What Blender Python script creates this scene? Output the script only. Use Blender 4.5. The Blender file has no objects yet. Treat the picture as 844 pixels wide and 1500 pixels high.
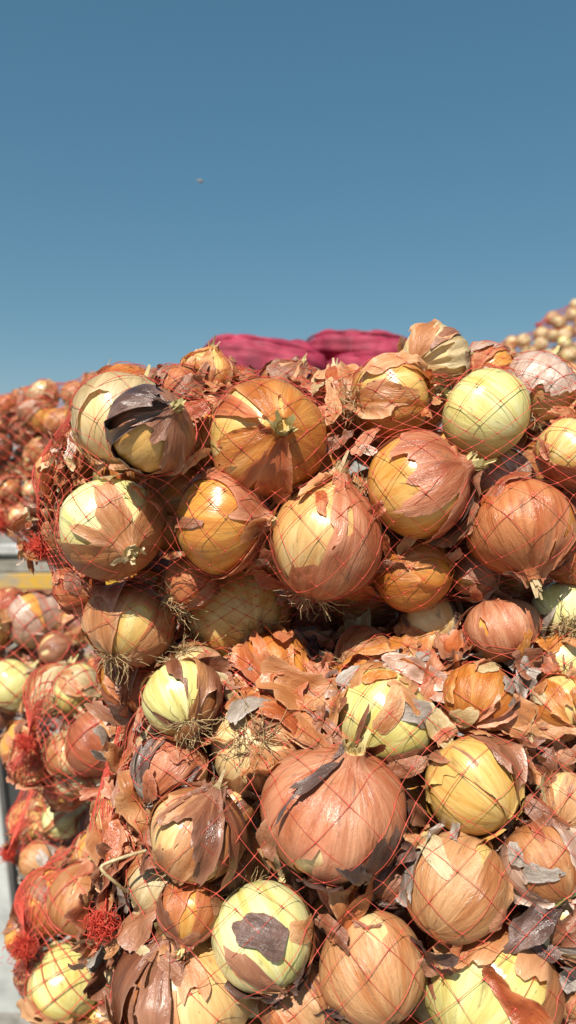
import bpy, math, random
import numpy as np
from mathutils import Vector, Matrix, Quaternion, noise as mnoise

random.seed(11); rng = np.random.default_rng(11)
S = bpy.context.scene
COL = S.collection

# ---------------------------------------------------------------- camera, sky, sun, exposure
SKY_GAMMA, SKY_HUE, SKY_SAT, SKY_STR = 0.5, 0.481, 1.70, 0.131
CAM_H = 1.35
PITCH = math.radians(3.0)          # downwards
FPX = 1159.0                       # focal length in photograph pixels (844 x 1500)
cam_data = bpy.data.cameras.new('camera')
cam = bpy.data.objects.new('camera', cam_data); COL.objects.link(cam)
cam.location = (0, 0, CAM_H); cam.rotation_euler = (math.radians(90) - PITCH, 0, 0)
cam_data.sensor_fit = 'HORIZONTAL'; cam_data.sensor_width = 36.0
cam_data.lens = FPX / 844 * 36.0
cam_data.clip_start = 0.02; cam_data.clip_end = 5000
cam_data.dof.use_dof = True; cam_data.dof.focus_distance = 0.62
cam_data.dof.aperture_fstop = 49.4 / 4.2
S.camera = cam

SUN_EL = math.radians(50); SUN_AZ = math.radians(-16)     # azimuth measured from straight behind the camera, minus = left
to_sun = Vector((math.sin(SUN_AZ) * math.cos(SUN_EL), -math.cos(SUN_AZ) * math.cos(SUN_EL), math.sin(SUN_EL)))
w = bpy.data.worlds.new('World'); S.world = w; w.use_nodes = True
wn = w.node_tree.nodes; wl = w.node_tree.links
bg = wn['Background']
sky = wn.new('ShaderNodeTexSky'); sky.sky_type = 'NISHITA'; sky.sun_disc = False
sky.sun_elevation = SUN_EL
sky.sun_rotation = math.atan2(to_sun.x, to_sun.y)
sky.air_density = 0.8; sky.dust_density = 0.2; sky.ozone_density = 2.0; sky.altitude = 200
gm = wn.new('ShaderNodeGamma'); gm.inputs['Gamma'].default_value = SKY_GAMMA
hs = wn.new('ShaderNodeHueSaturation'); hs.inputs['Hue'].default_value = SKY_HUE
hs.inputs['Saturation'].default_value = SKY_SAT; hs.inputs['Value'].default_value = 1.0
wl.new(sky.outputs[0], gm.inputs['Color']); wl.new(gm.outputs[0], hs.inputs['Color']); wl.new(hs.outputs[0], bg.inputs['Color'])
bg.inputs['Strength'].default_value = SKY_STR
sd = bpy.data.lights.new('sun', 'SUN'); so = bpy.data.objects.new('sun', sd); COL.objects.link(so)
sd.energy = 5.0; sd.angle = math.radians(0.53); sd.color = (1.0, 0.945, 0.84)
so.rotation_euler = (-to_sun).to_track_quat('-Z', 'Y').to_euler(); so.location = (-2, -3, 6)
S.view_settings.view_transform = 'Standard'; S.view_settings.look = 'None'
S.view_settings.gamma = 1.0; S.view_settings.exposure = 0.54
S.view_settings.use_curve_mapping = False
S.cycles.use_denoising = True
S.cycles.max_bounces = 8; S.cycles.transparent_max_bounces = 8
S.cycles.caustics_reflective = False; S.cycles.caustics_refractive = False
S.cycles.sample_clamp_indirect = 6.0

# ---------------------------------------------------------------- geometry of the view
RIGHT = Vector((1, 0, 0)); FWD = Vector((0, math.cos(PITCH), -math.sin(PITCH))); UP = Vector((0, math.sin(PITCH), math.cos(PITCH)))
CAM = Vector((0, 0, CAM_H))
def P(px, py, d):
    return CAM + RIGHT * ((px - 422) / FPX * d) - UP * ((py - 750) / FPX * d) + FWD * d
def proj(p):
    v = Vector(p) - CAM; d = v.dot(FWD)
    if d < 0.05: return (-1e4, -1e4, d)
    return (422 + v.dot(RIGHT) / d * FPX, 750 - v.dot(UP) / d * FPX, d)
def camvec(r, u, t):
    return (RIGHT * r + UP * u - FWD * t).normalized()

def tag(o, label=None, cat=None, group=None, kind=None):
    if label: o['label'] = label
    if cat: o['category'] = cat
    if group: o['group'] = group
    if kind: o['kind'] = kind
    return o
def link(name, data, parent=None, mat=None):
    o = bpy.data.objects.new(name, data); COL.objects.link(o)
    if parent is not None: o.parent = parent
    if mat is not None and data is not None:
        if len(data.materials) == 0: data.materials.append(mat)
        elif data.materials[0] is not mat:
            o.material_slots[0].link = 'OBJECT'; o.material_slots[0].material = mat
    return o
def mesh_np(name, V, F, smooth=True, attrs=None):
    """V (n,3) array, F list of index tuples or (m,k) array"""
    me = bpy.data.meshes.new(name)
    V = np.asarray(V, dtype=np.float32)
    if isinstance(F, np.ndarray):
        m, k = F.shape
        me.vertices.add(len(V)); me.vertices.foreach_set('co', V.ravel())
        me.loops.add(m * k); me.loops.foreach_set('vertex_index', F.astype(np.int32).ravel())
        me.polygons.add(m)
        me.polygons.foreach_set('loop_start', np.arange(0, m * k, k, dtype=np.int32))
        me.update(calc_edges=True)
    else:
        me.from_pydata([tuple(v) for v in V.tolist()], [], F)
    if smooth: me.polygons.foreach_set('use_smooth', np.ones(len(me.polygons), dtype=bool))
    for an, (ty, arr) in (attrs or {}).items():
        a = me.attributes.new(an, ty, 'POINT')
        a.data.foreach_set('vector' if ty == 'FLOAT_VECTOR' else 'value', np.asarray(arr, dtype=np.float32).ravel())
    me.update()
    return me

# ---------------------------------------------------------------- materials
def nodes_of(name):
    m = bpy.data.materials.new(name); m.use_nodes = True
    nt = m.node_tree; nt.nodes.clear()
    return m, nt.nodes, nt.links
def ramp(n, l, fac, stops):
    r = n.new('ShaderNodeValToRGB'); e = r.color_ramp.elements
    e[0].position, e[0].color = stops[0][0], (*stops[0][1], 1); e[1].position, e[1].color = stops[-1][0], (*stops[-1][1], 1)
    for p, c in stops[1:-1]:
        x = e.new(p); x.color = (*c, 1)
    l.new(fac, r.inputs[0]); return r.outputs[0]
def math_n(n, l, op, a, b=None, clamp=False):
    x = n.new('ShaderNodeMath'); x.operation = op; x.use_clamp = clamp
    for i, v in enumerate((a, b)):
        if v is None: continue
        if isinstance(v, (int, float)): x.inputs[i].default_value = v
        else: l.new(v, x.inputs[i])
    return x.outputs[0]
def mix_c(n, l, fac, a, b, blend='MIX'):
    x = n.new('ShaderNodeMix'); x.data_type = 'RGBA'; x.blend_type = blend
    for sock, v in ((0, fac), (6, a), (7, b)):
        if isinstance(v, (int, float)): x.inputs[sock].default_value = v
        elif isinstance(v, tuple): x.inputs[sock].default_value = (*v, 1)
        else: l.new(v, x.inputs[sock])
    return x.outputs[2]
def noise_n(n, l, vec, scale, detail=3, rough=0.55, dist=0.0):
    x = n.new('ShaderNodeTexNoise'); x.inputs['Scale'].default_value = scale; x.inputs['Detail'].default_value = detail
    x.inputs['Roughness'].default_value = rough; x.inputs['Distortion'].default_value = dist
    l.new(vec, x.inputs['Vector']); return x.outputs[0]

def skin_mat(name, dark, mid, light, rough=0.36, trans=0.0, dirt=0.45, vein=0.4, edge=0.0, spec=0.5, bump=0.5):
    m, n, l = nodes_of(name)
    out = n.new('ShaderNodeOutputMaterial'); b = n.new('ShaderNodeBsdfPrincipled')
    at = n.new('ShaderNodeAttribute'); at.attribute_name = 'sk'
    oi = n.new('ShaderNodeObjectInfo')
    off = n.new('ShaderNodeVectorMath'); off.operation = 'SCALE'; off.inputs[0].default_value = (37.1, 53.7, 91.3)
    l.new(oi.outputs['Random'], off.inputs['Scale'])
    def coords(sx, sy, sz):
        mu = n.new('ShaderNodeVectorMath'); mu.operation = 'MULTIPLY'; mu.inputs[1].default_value = (sx, sy, sz)
        l.new(at.outputs['Vector'], mu.inputs[0])
        ad = n.new('ShaderNodeVectorMath'); ad.operation = 'ADD'
        l.new(mu.outputs[0], ad.inputs[0]); l.new(off.outputs[0], ad.inputs[1]); return ad.outputs[0]
    stripes = noise_n(n, l, coords(9, 9, 0.9), 1.0, 4, 0.6, 0.4)
    fine = noise_n(n, l, coords(26, 26, 1.6), 1.0, 3, 0.6, 0.3)
    blotch = noise_n(n, l, coords(1.7, 1.7, 2.2), 1.0, 4, 0.55, 0.8)
    tone = math_n(n, l, 'ADD', math_n(n, l, 'MULTIPLY', stripes, 0.36), math_n(n, l, 'MULTIPLY', blotch, 0.80))
    tone = math_n(n, l, 'ADD', tone, math_n(n, l, 'MULTIPLY', math_n(n, l, 'SUBTRACT', oi.outputs['Random'], 0.5), 0.16))
    c = ramp(n, l, tone, [(0.40, dark), (0.56, mid), (0.74, light)])
    # thin darker veins running pole to pole
    rid = math_n(n, l, 'ABSOLUTE', math_n(n, l, 'SUBTRACT', fine, 0.5))
    vf = n.new('ShaderNodeMapRange'); vf.inputs[1].default_value = 0.0; vf.inputs[2].default_value = 0.035
    vf.inputs[3].default_value = vein; vf.inputs[4].default_value = 0.0; l.new(rid, vf.inputs[0])
    c = mix_c(n, l, vf.outputs[0], c, tuple(x * 0.62 for x in dark))
    wr = noise_n(n, l, coords(5.5, 5.5, 6.5), 1.0, 5, 0.62, 1.6)
    c = mix_c(n, l, math_n(n, l, 'MULTIPLY', math_n(n, l, 'SUBTRACT', wr, 0.45, True), 1.2, True), c, tuple(x * 0.55 for x in mid))
    spk = noise_n(n, l, coords(24, 24, 34), 1.0, 2, 0.5, 0.2)
    sf = n.new('ShaderNodeMapRange'); sf.inputs[1].default_value = 0.69; sf.inputs[2].default_value = 0.73
    sf.inputs[3].default_value = 0.0; sf.inputs[4].default_value = 0.75 * dirt + 0.15; l.new(spk, sf.inputs[0])
    c = mix_c(n, l, sf.outputs[0], c, (0.10, 0.055, 0.035))
    # soil and mould smudges
    sm = noise_n(n, l, coords(3.6, 3.6, 4.6), 1.0, 6, 0.68, 1.0)
    df = n.new('ShaderNodeMapRange'); df.inputs[1].default_value = 0.585; df.inputs[2].default_value = 0.67
    df.inputs[3].default_value = 0.0; df.inputs[4].default_value = dirt; l.new(sm, df.inputs[0])
    c = mix_c(n, l, df.outputs[0], c, (0.085, 0.05, 0.034))
    if edge > 0:
        ae = n.new('ShaderNodeAttribute'); ae.attribute_name = 'edge'
        c = mix_c(n, l, math_n(n, l, 'MULTIPLY', ae.outputs['Fac'], edge), c, tuple(min(1, x * 1.15 + 0.10) for x in light))
    l.new(c, b.inputs['Base Color'])
    rr = n.new('ShaderNodeMapRange'); rr.inputs[1].default_value = 0.3; rr.inputs[2].default_value = 0.7
    rr.inputs[3].default_value = rough - 0.10; rr.inputs[4].default_value = rough + 0.18; l.new(blotch, rr.inputs[0])
    l.new(math_n(n, l, 'SUBTRACT', rr.outputs[0], 0.04), b.inputs['Roughness']); b.inputs['Specular IOR Level'].default_value = spec + 0.12
    bp = n.new('ShaderNodeBump'); bp.inputs['Strength'].default_value = bump; bp.inputs['Distance'].default_value = 0.0014
    rw = math_n(n, l, 'ABSOLUTE', math_n(n, l, 'SUBTRACT', wr, 0.5))
    l.new(math_n(n, l, 'ADD', math_n(n, l, 'ADD', stripes, math_n(n, l, 'MULTIPLY', fine, 0.4)), math_n(n, l, 'MULTIPLY', rw, 3.2 if trans > 0 else 0.9)), bp.inputs['Height']); l.new(bp.outputs[0], b.inputs['Normal'])
    if trans > 0:
        t = n.new('ShaderNodeBsdfTranslucent'); l.new(c, t.inputs['Color'])
        ms = n.new('ShaderNodeMixShader'); ms.inputs[0].default_value = trans
        l.new(b.outputs[0], ms.inputs[1]); l.new(t.outputs[0], ms.inputs[2]); l.new(ms.outputs[0], out.inputs[0])
    else:
        l.new(b.outputs[0], out.inputs[0])
    return m

M = {}
# bare flesh scales
M['green']  = skin_mat('flesh_pale_green', (0.52, 0.40, 0.10), (0.66, 0.60, 0.22), (0.76, 0.71, 0.38), 0.27, dirt=0.5, vein=0.30, bump=0.3)
M['yellow'] = skin_mat('flesh_yellow', (0.54, 0.28, 0.06), (0.64, 0.42, 0.13), (0.72, 0.56, 0.25), 0.27, dirt=0.5, vein=0.32, bump=0.3)
M['cream']  = skin_mat('flesh_cream', (0.56, 0.29, 0.095), (0.68, 0.44, 0.18), (0.76, 0.59, 0.32), 0.30, dirt=0.5, vein=0.32, bump=0.3)
M['amber']  = skin_mat('flesh_amber', (0.48, 0.17, 0.03), (0.60, 0.27, 0.05), (0.68, 0.40, 0.12), 0.27, dirt=0.45, vein=0.32, bump=0.3)
# papery skins
M['orange'] = skin_mat('skin_orange', (0.42, 0.11, 0.018), (0.60, 0.205, 0.035), (0.70, 0.34, 0.09), 0.32, 0.26, vein=0.35, edge=0.5)
M['copper'] = skin_mat('skin_copper', (0.34, 0.065, 0.018), (0.51, 0.13, 0.038), (0.66, 0.26, 0.10), 0.30, 0.26, vein=0.4, edge=0.55)
M['pink']   = skin_mat('skin_rose_copper', (0.34, 0.078, 0.034), (0.52, 0.16, 0.068), (0.69, 0.32, 0.175), 0.32, 0.26, vein=0.35, edge=0.5)
M['tan']    = skin_mat('skin_tan', (0.37, 0.115, 0.034), (0.54, 0.215, 0.076), (0.69, 0.38, 0.175), 0.36, 0.26, vein=0.4, edge=0.5)
M['straw']  = skin_mat('skin_straw', (0.50, 0.34, 0.15), (0.64, 0.48, 0.25), (0.75, 0.62, 0.38), 0.42, 0.26, vein=0.5, edge=0.4)
M['brown']  = skin_mat('skin_brown', (0.14, 0.045, 0.022), (0.26, 0.09, 0.042), (0.40, 0.18, 0.09), 0.34, 0.08, dirt=0.6, vein=0.5, edge=0.35)
M['dark']   = skin_mat('skin_dark_brown', (0.045, 0.024, 0.02), (0.095, 0.048, 0.036), (0.20, 0.11, 0.085), 0.32, 0.03, dirt=0.6, vein=0.5, edge=0.25)
M['grey']   = skin_mat('skin_grey', (0.16, 0.12, 0.095), (0.28, 0.22, 0.175), (0.42, 0.35, 0.30), 0.36, 0.06, dirt=0.6, vein=0.5, edge=0.3)
M['silver'] = skin_mat('skin_silvery_rose', (0.36, 0.19, 0.13), (0.52, 0.32, 0.23), (0.70, 0.54, 0.44), 0.26, 0.12, dirt=0.3, vein=0.3, edge=0.5, spec=0.8)

def plain(name, col, rough=0.6, trans=0.0, var=0.25, scale=60, spec=0.4):
    m, n, l = nodes_of(name)
    out = n.new('ShaderNodeOutputMaterial'); b = n.new('ShaderNodeBsdfPrincipled'); tc = n.new('ShaderNodeTexCoord')
    f = noise_n(n, l, tc.outputs['Object'], scale, 4, 0.6)
    c = ramp(n, l, f, [(0.3, tuple(x * (1 - var) for x in col)), (0.7, tuple(min(1, x * (1 + var)) for x in col))])
    l.new(c, b.inputs['Base Color']); b.inputs['Roughness'].default_value = rough; b.inputs['Specular IOR Level'].default_value = spec
    if trans:
        t = n.new('ShaderNodeBsdfTranslucent'); l.new(c, t.inputs['Color']); ms = n.new('ShaderNodeMixShader'); ms.inputs[0].default_value = trans
        l.new(b.outputs[0], ms.inputs[1]); l.new(t.outputs[0], ms.inputs[2]); l.new(ms.outputs[0], out.inputs[0])
    else: l.new(b.outputs[0], out.inputs[0])
    return m
M['net']    = plain('net_red_twine', (0.74, 0.125, 0.085), 0.36, 0.28, 0.2, 40)
M['tuft']   = plain('net_red_fray', (0.86, 0.13, 0.08), 0.45, 0.45, 0.2, 80)
M['root']   = plain('root_straw', (0.46, 0.32, 0.16), 0.7, 0.1, 0.35, 120)
M['neckm']  = plain('neck_fibre', (0.58, 0.48, 0.22), 0.65, 0.12, 0.35, 200)
m, n, l = nodes_of('magenta_mesh_cloth')
out = n.new('ShaderNodeOutputMaterial'); b = n.new('ShaderNodeBsdfPrincipled'); tc = n.new('ShaderNodeTexCoord')
w1 = n.new('ShaderNodeTexWave'); w1.inputs['Scale'].default_value = 42; w1.inputs['Distortion'].default_value = 1.2; w1.bands_direction = 'X'; l.new(tc.outputs['Object'], w1.inputs['Vector'])
w2 = n.new('ShaderNodeTexWave'); w2.inputs['Scale'].default_value = 42; w2.inputs['Distortion'].default_value = 1.2; w2.bands_direction = 'Z'; l.new(tc.outputs['Object'], w2.inputs['Vector'])
wv = math_n(n, l, 'MULTIPLY', w1.outputs['Fac'], w2.outputs['Fac']); bl = noise_n(n, l, tc.outputs['Object'], 16, 5, 0.6)
c = ramp(n, l, math_n(n, l, 'ADD', math_n(n, l, 'MULTIPLY', wv, 0.5), math_n(n, l, 'MULTIPLY', bl, 0.7)), [(0.25, (0.10, 0.006, 0.02)), (0.5, (0.33, 0.014, 0.05)), (0.8, (0.54, 0.07, 0.13))])
l.new(c, b.inputs['Base Color']); b.inputs['Roughness'].default_value = 0.55
bp = n.new('ShaderNodeBump'); bp.inputs['Strength'].default_value = 0.6; bp.inputs['Distance'].default_value = 0.004; l.new(wv, bp.inputs['Height']); l.new(bp.outputs[0], b.inputs['Normal'])
l.new(b.outputs[0], out.inputs[0]); M['magenta'] = m

# ---------------------------------------------------------------- onion meshes
PROF = np.array([(0.0, -0.90), (0.10, -0.915), (0.17, -0.915), (0.36, -0.865), (0.56, -0.765), (0.75, -0.605), (0.89, -0.40), (0.975, -0.17),
                 (1.0, 0.05), (0.965, 0.27), (0.87, 0.48), (0.715, 0.66), (0.53, 0.79), (0.37, 0.88), (0.26, 0.955), (0.20, 1.03), (0.165, 1.11), (0.15, 1.19)])
_tp = np.linspace(0, 1, len(PROF))
def catmull(xs, ys, t):
    x = np.clip(t, 0, 1) * (len(xs) - 1); i = np.clip(x.astype(int), 0, len(xs) - 2); f = x - i
    g = lambda k: ys[np.clip(k, 0, len(ys) - 1)]
    p0, p1, p2, p3 = g(i - 1), g(i), g(i + 1), g(i + 2)
    return 0.5 * (2 * p1 + (p2 - p0) * f + (2 * p0 - 5 * p1 + 4 * p2 - p3) * f**2 + (3 * p1 - p0 - 3 * p2 + p3) * f**3)
def vnoise(A, seed):
    o = Vector((seed * 17.13 % 97, seed * 7.77 % 89, seed * 3.31 % 83))
    f = mnoise.noise
    return np.array([f(Vector(a) + o) for a in A.tolist()])

def onion_grid(R, elong, seed, nu, nv, t0=0.0, t1=1.0, wob=0.075):
    th = np.linspace(0, 2 * np.pi, nu, endpoint=False); t = np.linspace(t0, t1, nv)
    T, TH = np.meshgrid(t, th, indexing='ij')
    r = catmull(_tp, PROF[:, 0], T.ravel()); z = catmull(_tp, PROF[:, 1], T.ravel())
    c, s = np.cos(TH.ravel()), np.sin(TH.ravel())
    z = np.where(z > 0.8, 0.8 + (z - 0.8) * 0.8, z)
    zz = z * elong
    w_ = 1 + wob * vnoise(np.stack([c * r, s * r, z], 1) * 1.1, seed) + 0.35 * wob * vnoise(np.stack([c * r, s * r, z * 0.6], 1) * 2.7, seed + 5)
    # faint meridional lobes
    w_ += 0.003 * np.sin(TH.ravel() * (5 + seed % 4) + seed)
    lean = 0.10 * np.clip(z, 0, 2) ** 2
    V = np.stack([c * r * w_ + lean * math.cos(seed), s * r * w_ + lean * math.sin(seed), zz], 1) * R
    sk = np.stack([c, s, T.ravel()], 1)
    return V, sk, T.ravel(), TH.ravel(), nu, nv
def grid_faces(nu, nv):
    j, i = np.meshgrid(np.arange(nv - 1), np.arange(nu), indexing='ij')
    a = j * nu + i; b = j * nu + (i + 1) % nu
    return np.stack([a.ravel(), b.ravel(), (b + nu).ravel(), (a + nu).ravel()], 1)
def flesh_mesh(R, elong, seed, nu=52, nv=34):
    V, sk, T, TH, nu, nv = onion_grid(R, elong, seed, nu, nv)
    F = grid_faces(nu, nv)
    tip = V[-nu:].mean(0) - np.array([0, 0, 0.05 * R])
    V2 = np.vstack([V, tip]); sk2 = np.vstack([sk, (0, 0, 1.0)])
    k = len(V2) - 1
    caps = [(int((nv - 1) * nu + i), int((nv - 1) * nu + (i + 1) % nu), k) for i in range(nu)]
    return mesh_np('onion_flesh', V2, [tuple(f) for f in F.tolist()] + caps, attrs={'sk': ('FLOAT_VECTOR', sk2), 'edge': ('FLOAT', np.zeros(len(V2)))})

def clip_mesh(V, F4, f, extra):
    """keep where f<0. V (n,3), F4 quads, extra list of per-vertex arrays; returns clipped V,F,extra"""
    tris = np.vstack([F4[:, [0, 1, 2]], F4[:, [0, 2, 3]]])
    inside = f < 0
    cnt = inside[tris].sum(1)
    keep = [tuple(t) for t in tris[cnt == 3].tolist()]
    Vn = [V]; n0 = len(V); nv_ = []; ne = [[] for _ in extra]; cache = {}
    def cut(a, b):
        k = (a, b) if a < b else (b, a)
        if k in cache: return cache[k]
        a, b = k
        s = f[a] / (f[a] - f[b]); s = min(max(s, 0.02), 0.98)
        nv_.append(V[a] * (1 - s) + V[b] * s)
        for q, e in enumerate(extra): ne[q].append(e[a] * (1 - s) + e[b] * s)
        cache[k] = n0 + len(nv_) - 1; return cache[k]
    for t in tris[(cnt > 0) & (cnt < 3)].tolist():
        poly = []
        for q in range(3):
            a, b = t[q], t[(q + 1) % 3]
            if inside[a]: poly.append(a)
            if inside[a] != inside[b]: poly.append(cut(a, b))
        if len(poly) >= 3: keep.append(tuple(poly))
    if not keep: return None
    Va = np.vstack([V, np.array(nv_)]) if nv_ else V
    ex = [np.concatenate([e, np.array(q)]) if len(q) else e for e, q in zip(extra, ne)]
    used = np.unique(np.concatenate([np.array(p) for p in keep])); remap = -np.ones(len(Va), int); remap[used] = np.arange(len(used))
    return Va[used], [tuple(int(remap[i]) for i in p) for p in keep], [e[used] for e in ex]

def islands(F, nV):
    par = list(range(nV))
    def find(a):
        while par[a] != a: par[a] = par[par[a]]; a = par[a]
        return a
    for f in F:
        r = find(f[0])
        for b in f[1:]: par[find(b)] = r
    d = {}
    for f in F: d.setdefault(find(f[0]), []).append(f)
    return sorted(d.values(), key=len, reverse=True)
def shell_mesh(R, elong, seed, cover, layer, bare=None, bare_k=0.9, lift=0.05, nu=76, nv=46, body_seed=0, up_stretch=0.0, fine=1.0):
    """a torn papery skin round the onion: cover 0..1, bare = local direction where it has come off"""
    V, sk, T, TH, nu, nv = onion_grid(R, elong, body_seed, nu, nv, 0.03, 0.985)
    c, s = sk[:, 0], sk[:, 1]
    n1 = vnoise(np.stack([c * 1.25, s * 1.25, T * 2.0], 1), seed)
    n2 = vnoise(np.stack([c * 3.6, s * 3.6, T * 3.4], 1), seed + 11)
    n3 = vnoise(np.stack([c * 10, s * 10, T * 13], 1), seed + 23)
    rs = np.random.default_rng(int(seed * 10) % 9999); nst = int(rs.integers(7, 14)); cuts = np.sort(rs.uniform(0, 2 * np.pi, nst)); vals = rs.uniform(-1, 1, nst + 1); vals[-1] = vals[0]
    strip = vals[np.searchsorted(cuts, (TH + 0.07 * np.sin(T * 5 + seed)) % (2 * np.pi))]
    f = 0.8 * n1 + 0.34 * n2 + 0.11 * fine * n3 + 0.34 * strip * (0.4 + 0.6 * np.abs(np.sin(T * 4 + seed)))
    if bare is not None:
        d = V / (np.linalg.norm(V, axis=1, keepdims=True) + 1e-9)
        f = f + bare_k * (d @ np.array(bare))
    thr = np.quantile(f, min(max(cover, 0.02), 0.999))
    g = f - thr
    if cover >= 0.999: g[:] = -1
    spread = f.std() + 1e-6
    edge = np.exp(np.clip(g, -9, 0) / (0.22 * spread))
    # lift: general puff + edges standing off
    n4 = vnoise(np.stack([c * 2.2, s * 2.2, T * 2.6], 1), seed + 31)
    n5 = vnoise(np.stack([c * 7, s * 7, T * 4], 1), seed + 41)
    off = (0.010 + 0.022 * layer + 0.012 * layer * np.clip(n4, -0.5, 1) + 0.010 * layer * n5 + lift * edge * np.clip(0.5 + 1.9 * n4, 0, 1.8)) * R
    N = V.copy(); N[:, 2] *= 0.75; N /= (np.linalg.norm(N, axis=1, keepdims=True) + 1e-9)
    # fold the skin back from the neck
    V2 = V + N * off[:, None]
    F = grid_faces(nu, nv)
    r = clip_mesh(V2, F, g, [sk, edge])
    if r is None: return None
    Vc, Fc, (skc, ec) = r
    outm = []
    for fs in islands(Fc, len(Vc)):
        if len(outm) and len(fs) < max(14, 0.03 * len(Fc)): break
        us = np.unique(np.concatenate([np.array(f) for f in fs])); rm = -np.ones(len(Vc), int); rm[us] = np.arange(len(us))
        outm.append(mesh_np('papery_skin', Vc[us], [tuple(int(rm[i]) for i in f) for f in fs], attrs={'sk': ('FLOAT_VECTOR', skc[us]), 'edge': ('FLOAT', ec[us])}))
    return outm

# ---------------------------------------------------------------- strands: tubes from polylines (vectorised)
def tubes(PL, rad, sides=3, taper=None):
    """PL (E,K,3) polylines -> V,F"""
    E, K, _ = PL.shape
    Tn = np.empty_like(PL); Tn[:, 1:-1] = PL[:, 2:] - PL[:, :-2]; Tn[:, 0] = PL[:, 1] - PL[:, 0]; Tn[:, -1] = PL[:, -1] - PL[:, -2]
    Tn /= np.linalg.norm(Tn, axis=2, keepdims=True) + 1e-12
    ref = np.where(np.abs(Tn[..., 2:3]) < 0.9, np.array([0, 0, 1.0]), np.array([1.0, 0, 0]))
    A = np.cross(Tn, ref); A /= np.linalg.norm(A, axis=2, keepdims=True) + 1e-12
    B = np.cross(Tn, A)
    ang = np.arange(sides) / sides * 2 * np.pi
    rr = np.full((E, K), rad) if np.isscalar(rad) else rad
    if taper is not None: rr = rr * taper[None, :]
    V = PL[:, :, None, :] + rr[:, :, None, None] * (np.cos(ang)[None, None, :, None] * A[:, :, None, :] + np.sin(ang)[None, None, :, None] * B[:, :, None, :])
    e, k, s = np.meshgrid(np.arange(E), np.arange(K - 1), np.arange(sides), indexing='ij')
    i0 = (e * K + k) * sides + s; i1 = (e * K + k) * sides + (s + 1) % sides
    F = np.stack([i0.ravel(), i1.ravel(), (i1 + sides).ravel(), (i0 + sides).ravel()], 1)
    return V.reshape(-1, 3), F
def hair_mesh(name, n, disc, length, curl, rad, spread, seed, K=6, down=1.0, flat=0.0):
    g = np.random.default_rng(seed)
    PL = np.zeros((n, K, 3))
    a = g.uniform(0, 2 * np.pi, n); rr = disc * np.sqrt(g.uniform(0, 1, n))
    PL[:, 0] = np.stack([np.cos(a) * rr, np.sin(a) * rr, np.zeros(n)], 1)
    d = np.stack([np.cos(a) * spread * g.uniform(0.2, 1.3, n), np.sin(a) * spread * g.uniform(0.2, 1.3, n), down * np.ones(n) * g.uniform(0.3, 1, n)], 1)
    L = length * g.uniform(0.45, 1.15, n) / (K - 1)
    bend = g.normal(0, 1, (n, 3)) * curl
    for k in range(1, K):
        d = d + bend + g.normal(0, curl * 0.7, (n, 3)); d /= np.linalg.norm(d, axis=1, keepdims=True)
        PL[:, k] = PL[:, k - 1] + d * L[:, None]
    V, F = tubes(PL, rad, 3, np.linspace(1, 0.4, K))
    return mesh_np(name, V, F)
ROOTS = [hair_mesh('root_hairs', 80, 0.008, 0.027, 0.62, 0.00048, 1.6, 100 + i, 7, 0.75) for i in range(5)]
def neck_mesh(seed):
    """frayed dry stub: narrow papery strips standing round the cut neck"""
    g = np.random.default_rng(seed); V = []; F = []; sk = []
    for k in range(15):
        a = g.uniform(0, 6.28); r0 = g.uniform(0.05, 0.16); L = g.uniform(0.10, 0.34) * (1.5 if k % 6 == 0 else 1); wd = g.uniform(0.04, 0.10)
        out = g.uniform(-0.2, 0.55); tw = g.normal(0, 0.5)
        b = len(V)
        for q in range(4):
            t = q / 3; rad = r0 + out * L * t * t
            c = np.array([math.cos(a) * rad, math.sin(a) * rad, -0.06 + L * t]); ta = a + math.pi / 2 + tw * t
            wv = np.array([math.cos(ta), math.sin(ta), 0.25 * g.normal()]) * wd * (1 - 0.55 * t)
            V += [c - wv, c + wv]; sk += [(k * 0.7, -0.1, t), (k * 0.7 + 0.1, 0.1, t)]
        for q in range(3): F.append((b + 2 * q, b + 2 * q + 1, b + 2 * q + 3, b + 2 * q + 2))
    return mesh_np('neck_fibres', np.array(V), F, attrs={'sk': ('FLOAT_VECTOR', np.array(sk)), 'edge': ('FLOAT', np.full(len(V), 0.3))})
NECKS = [neck_mesh(200 + i) for i in range(5)]

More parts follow.
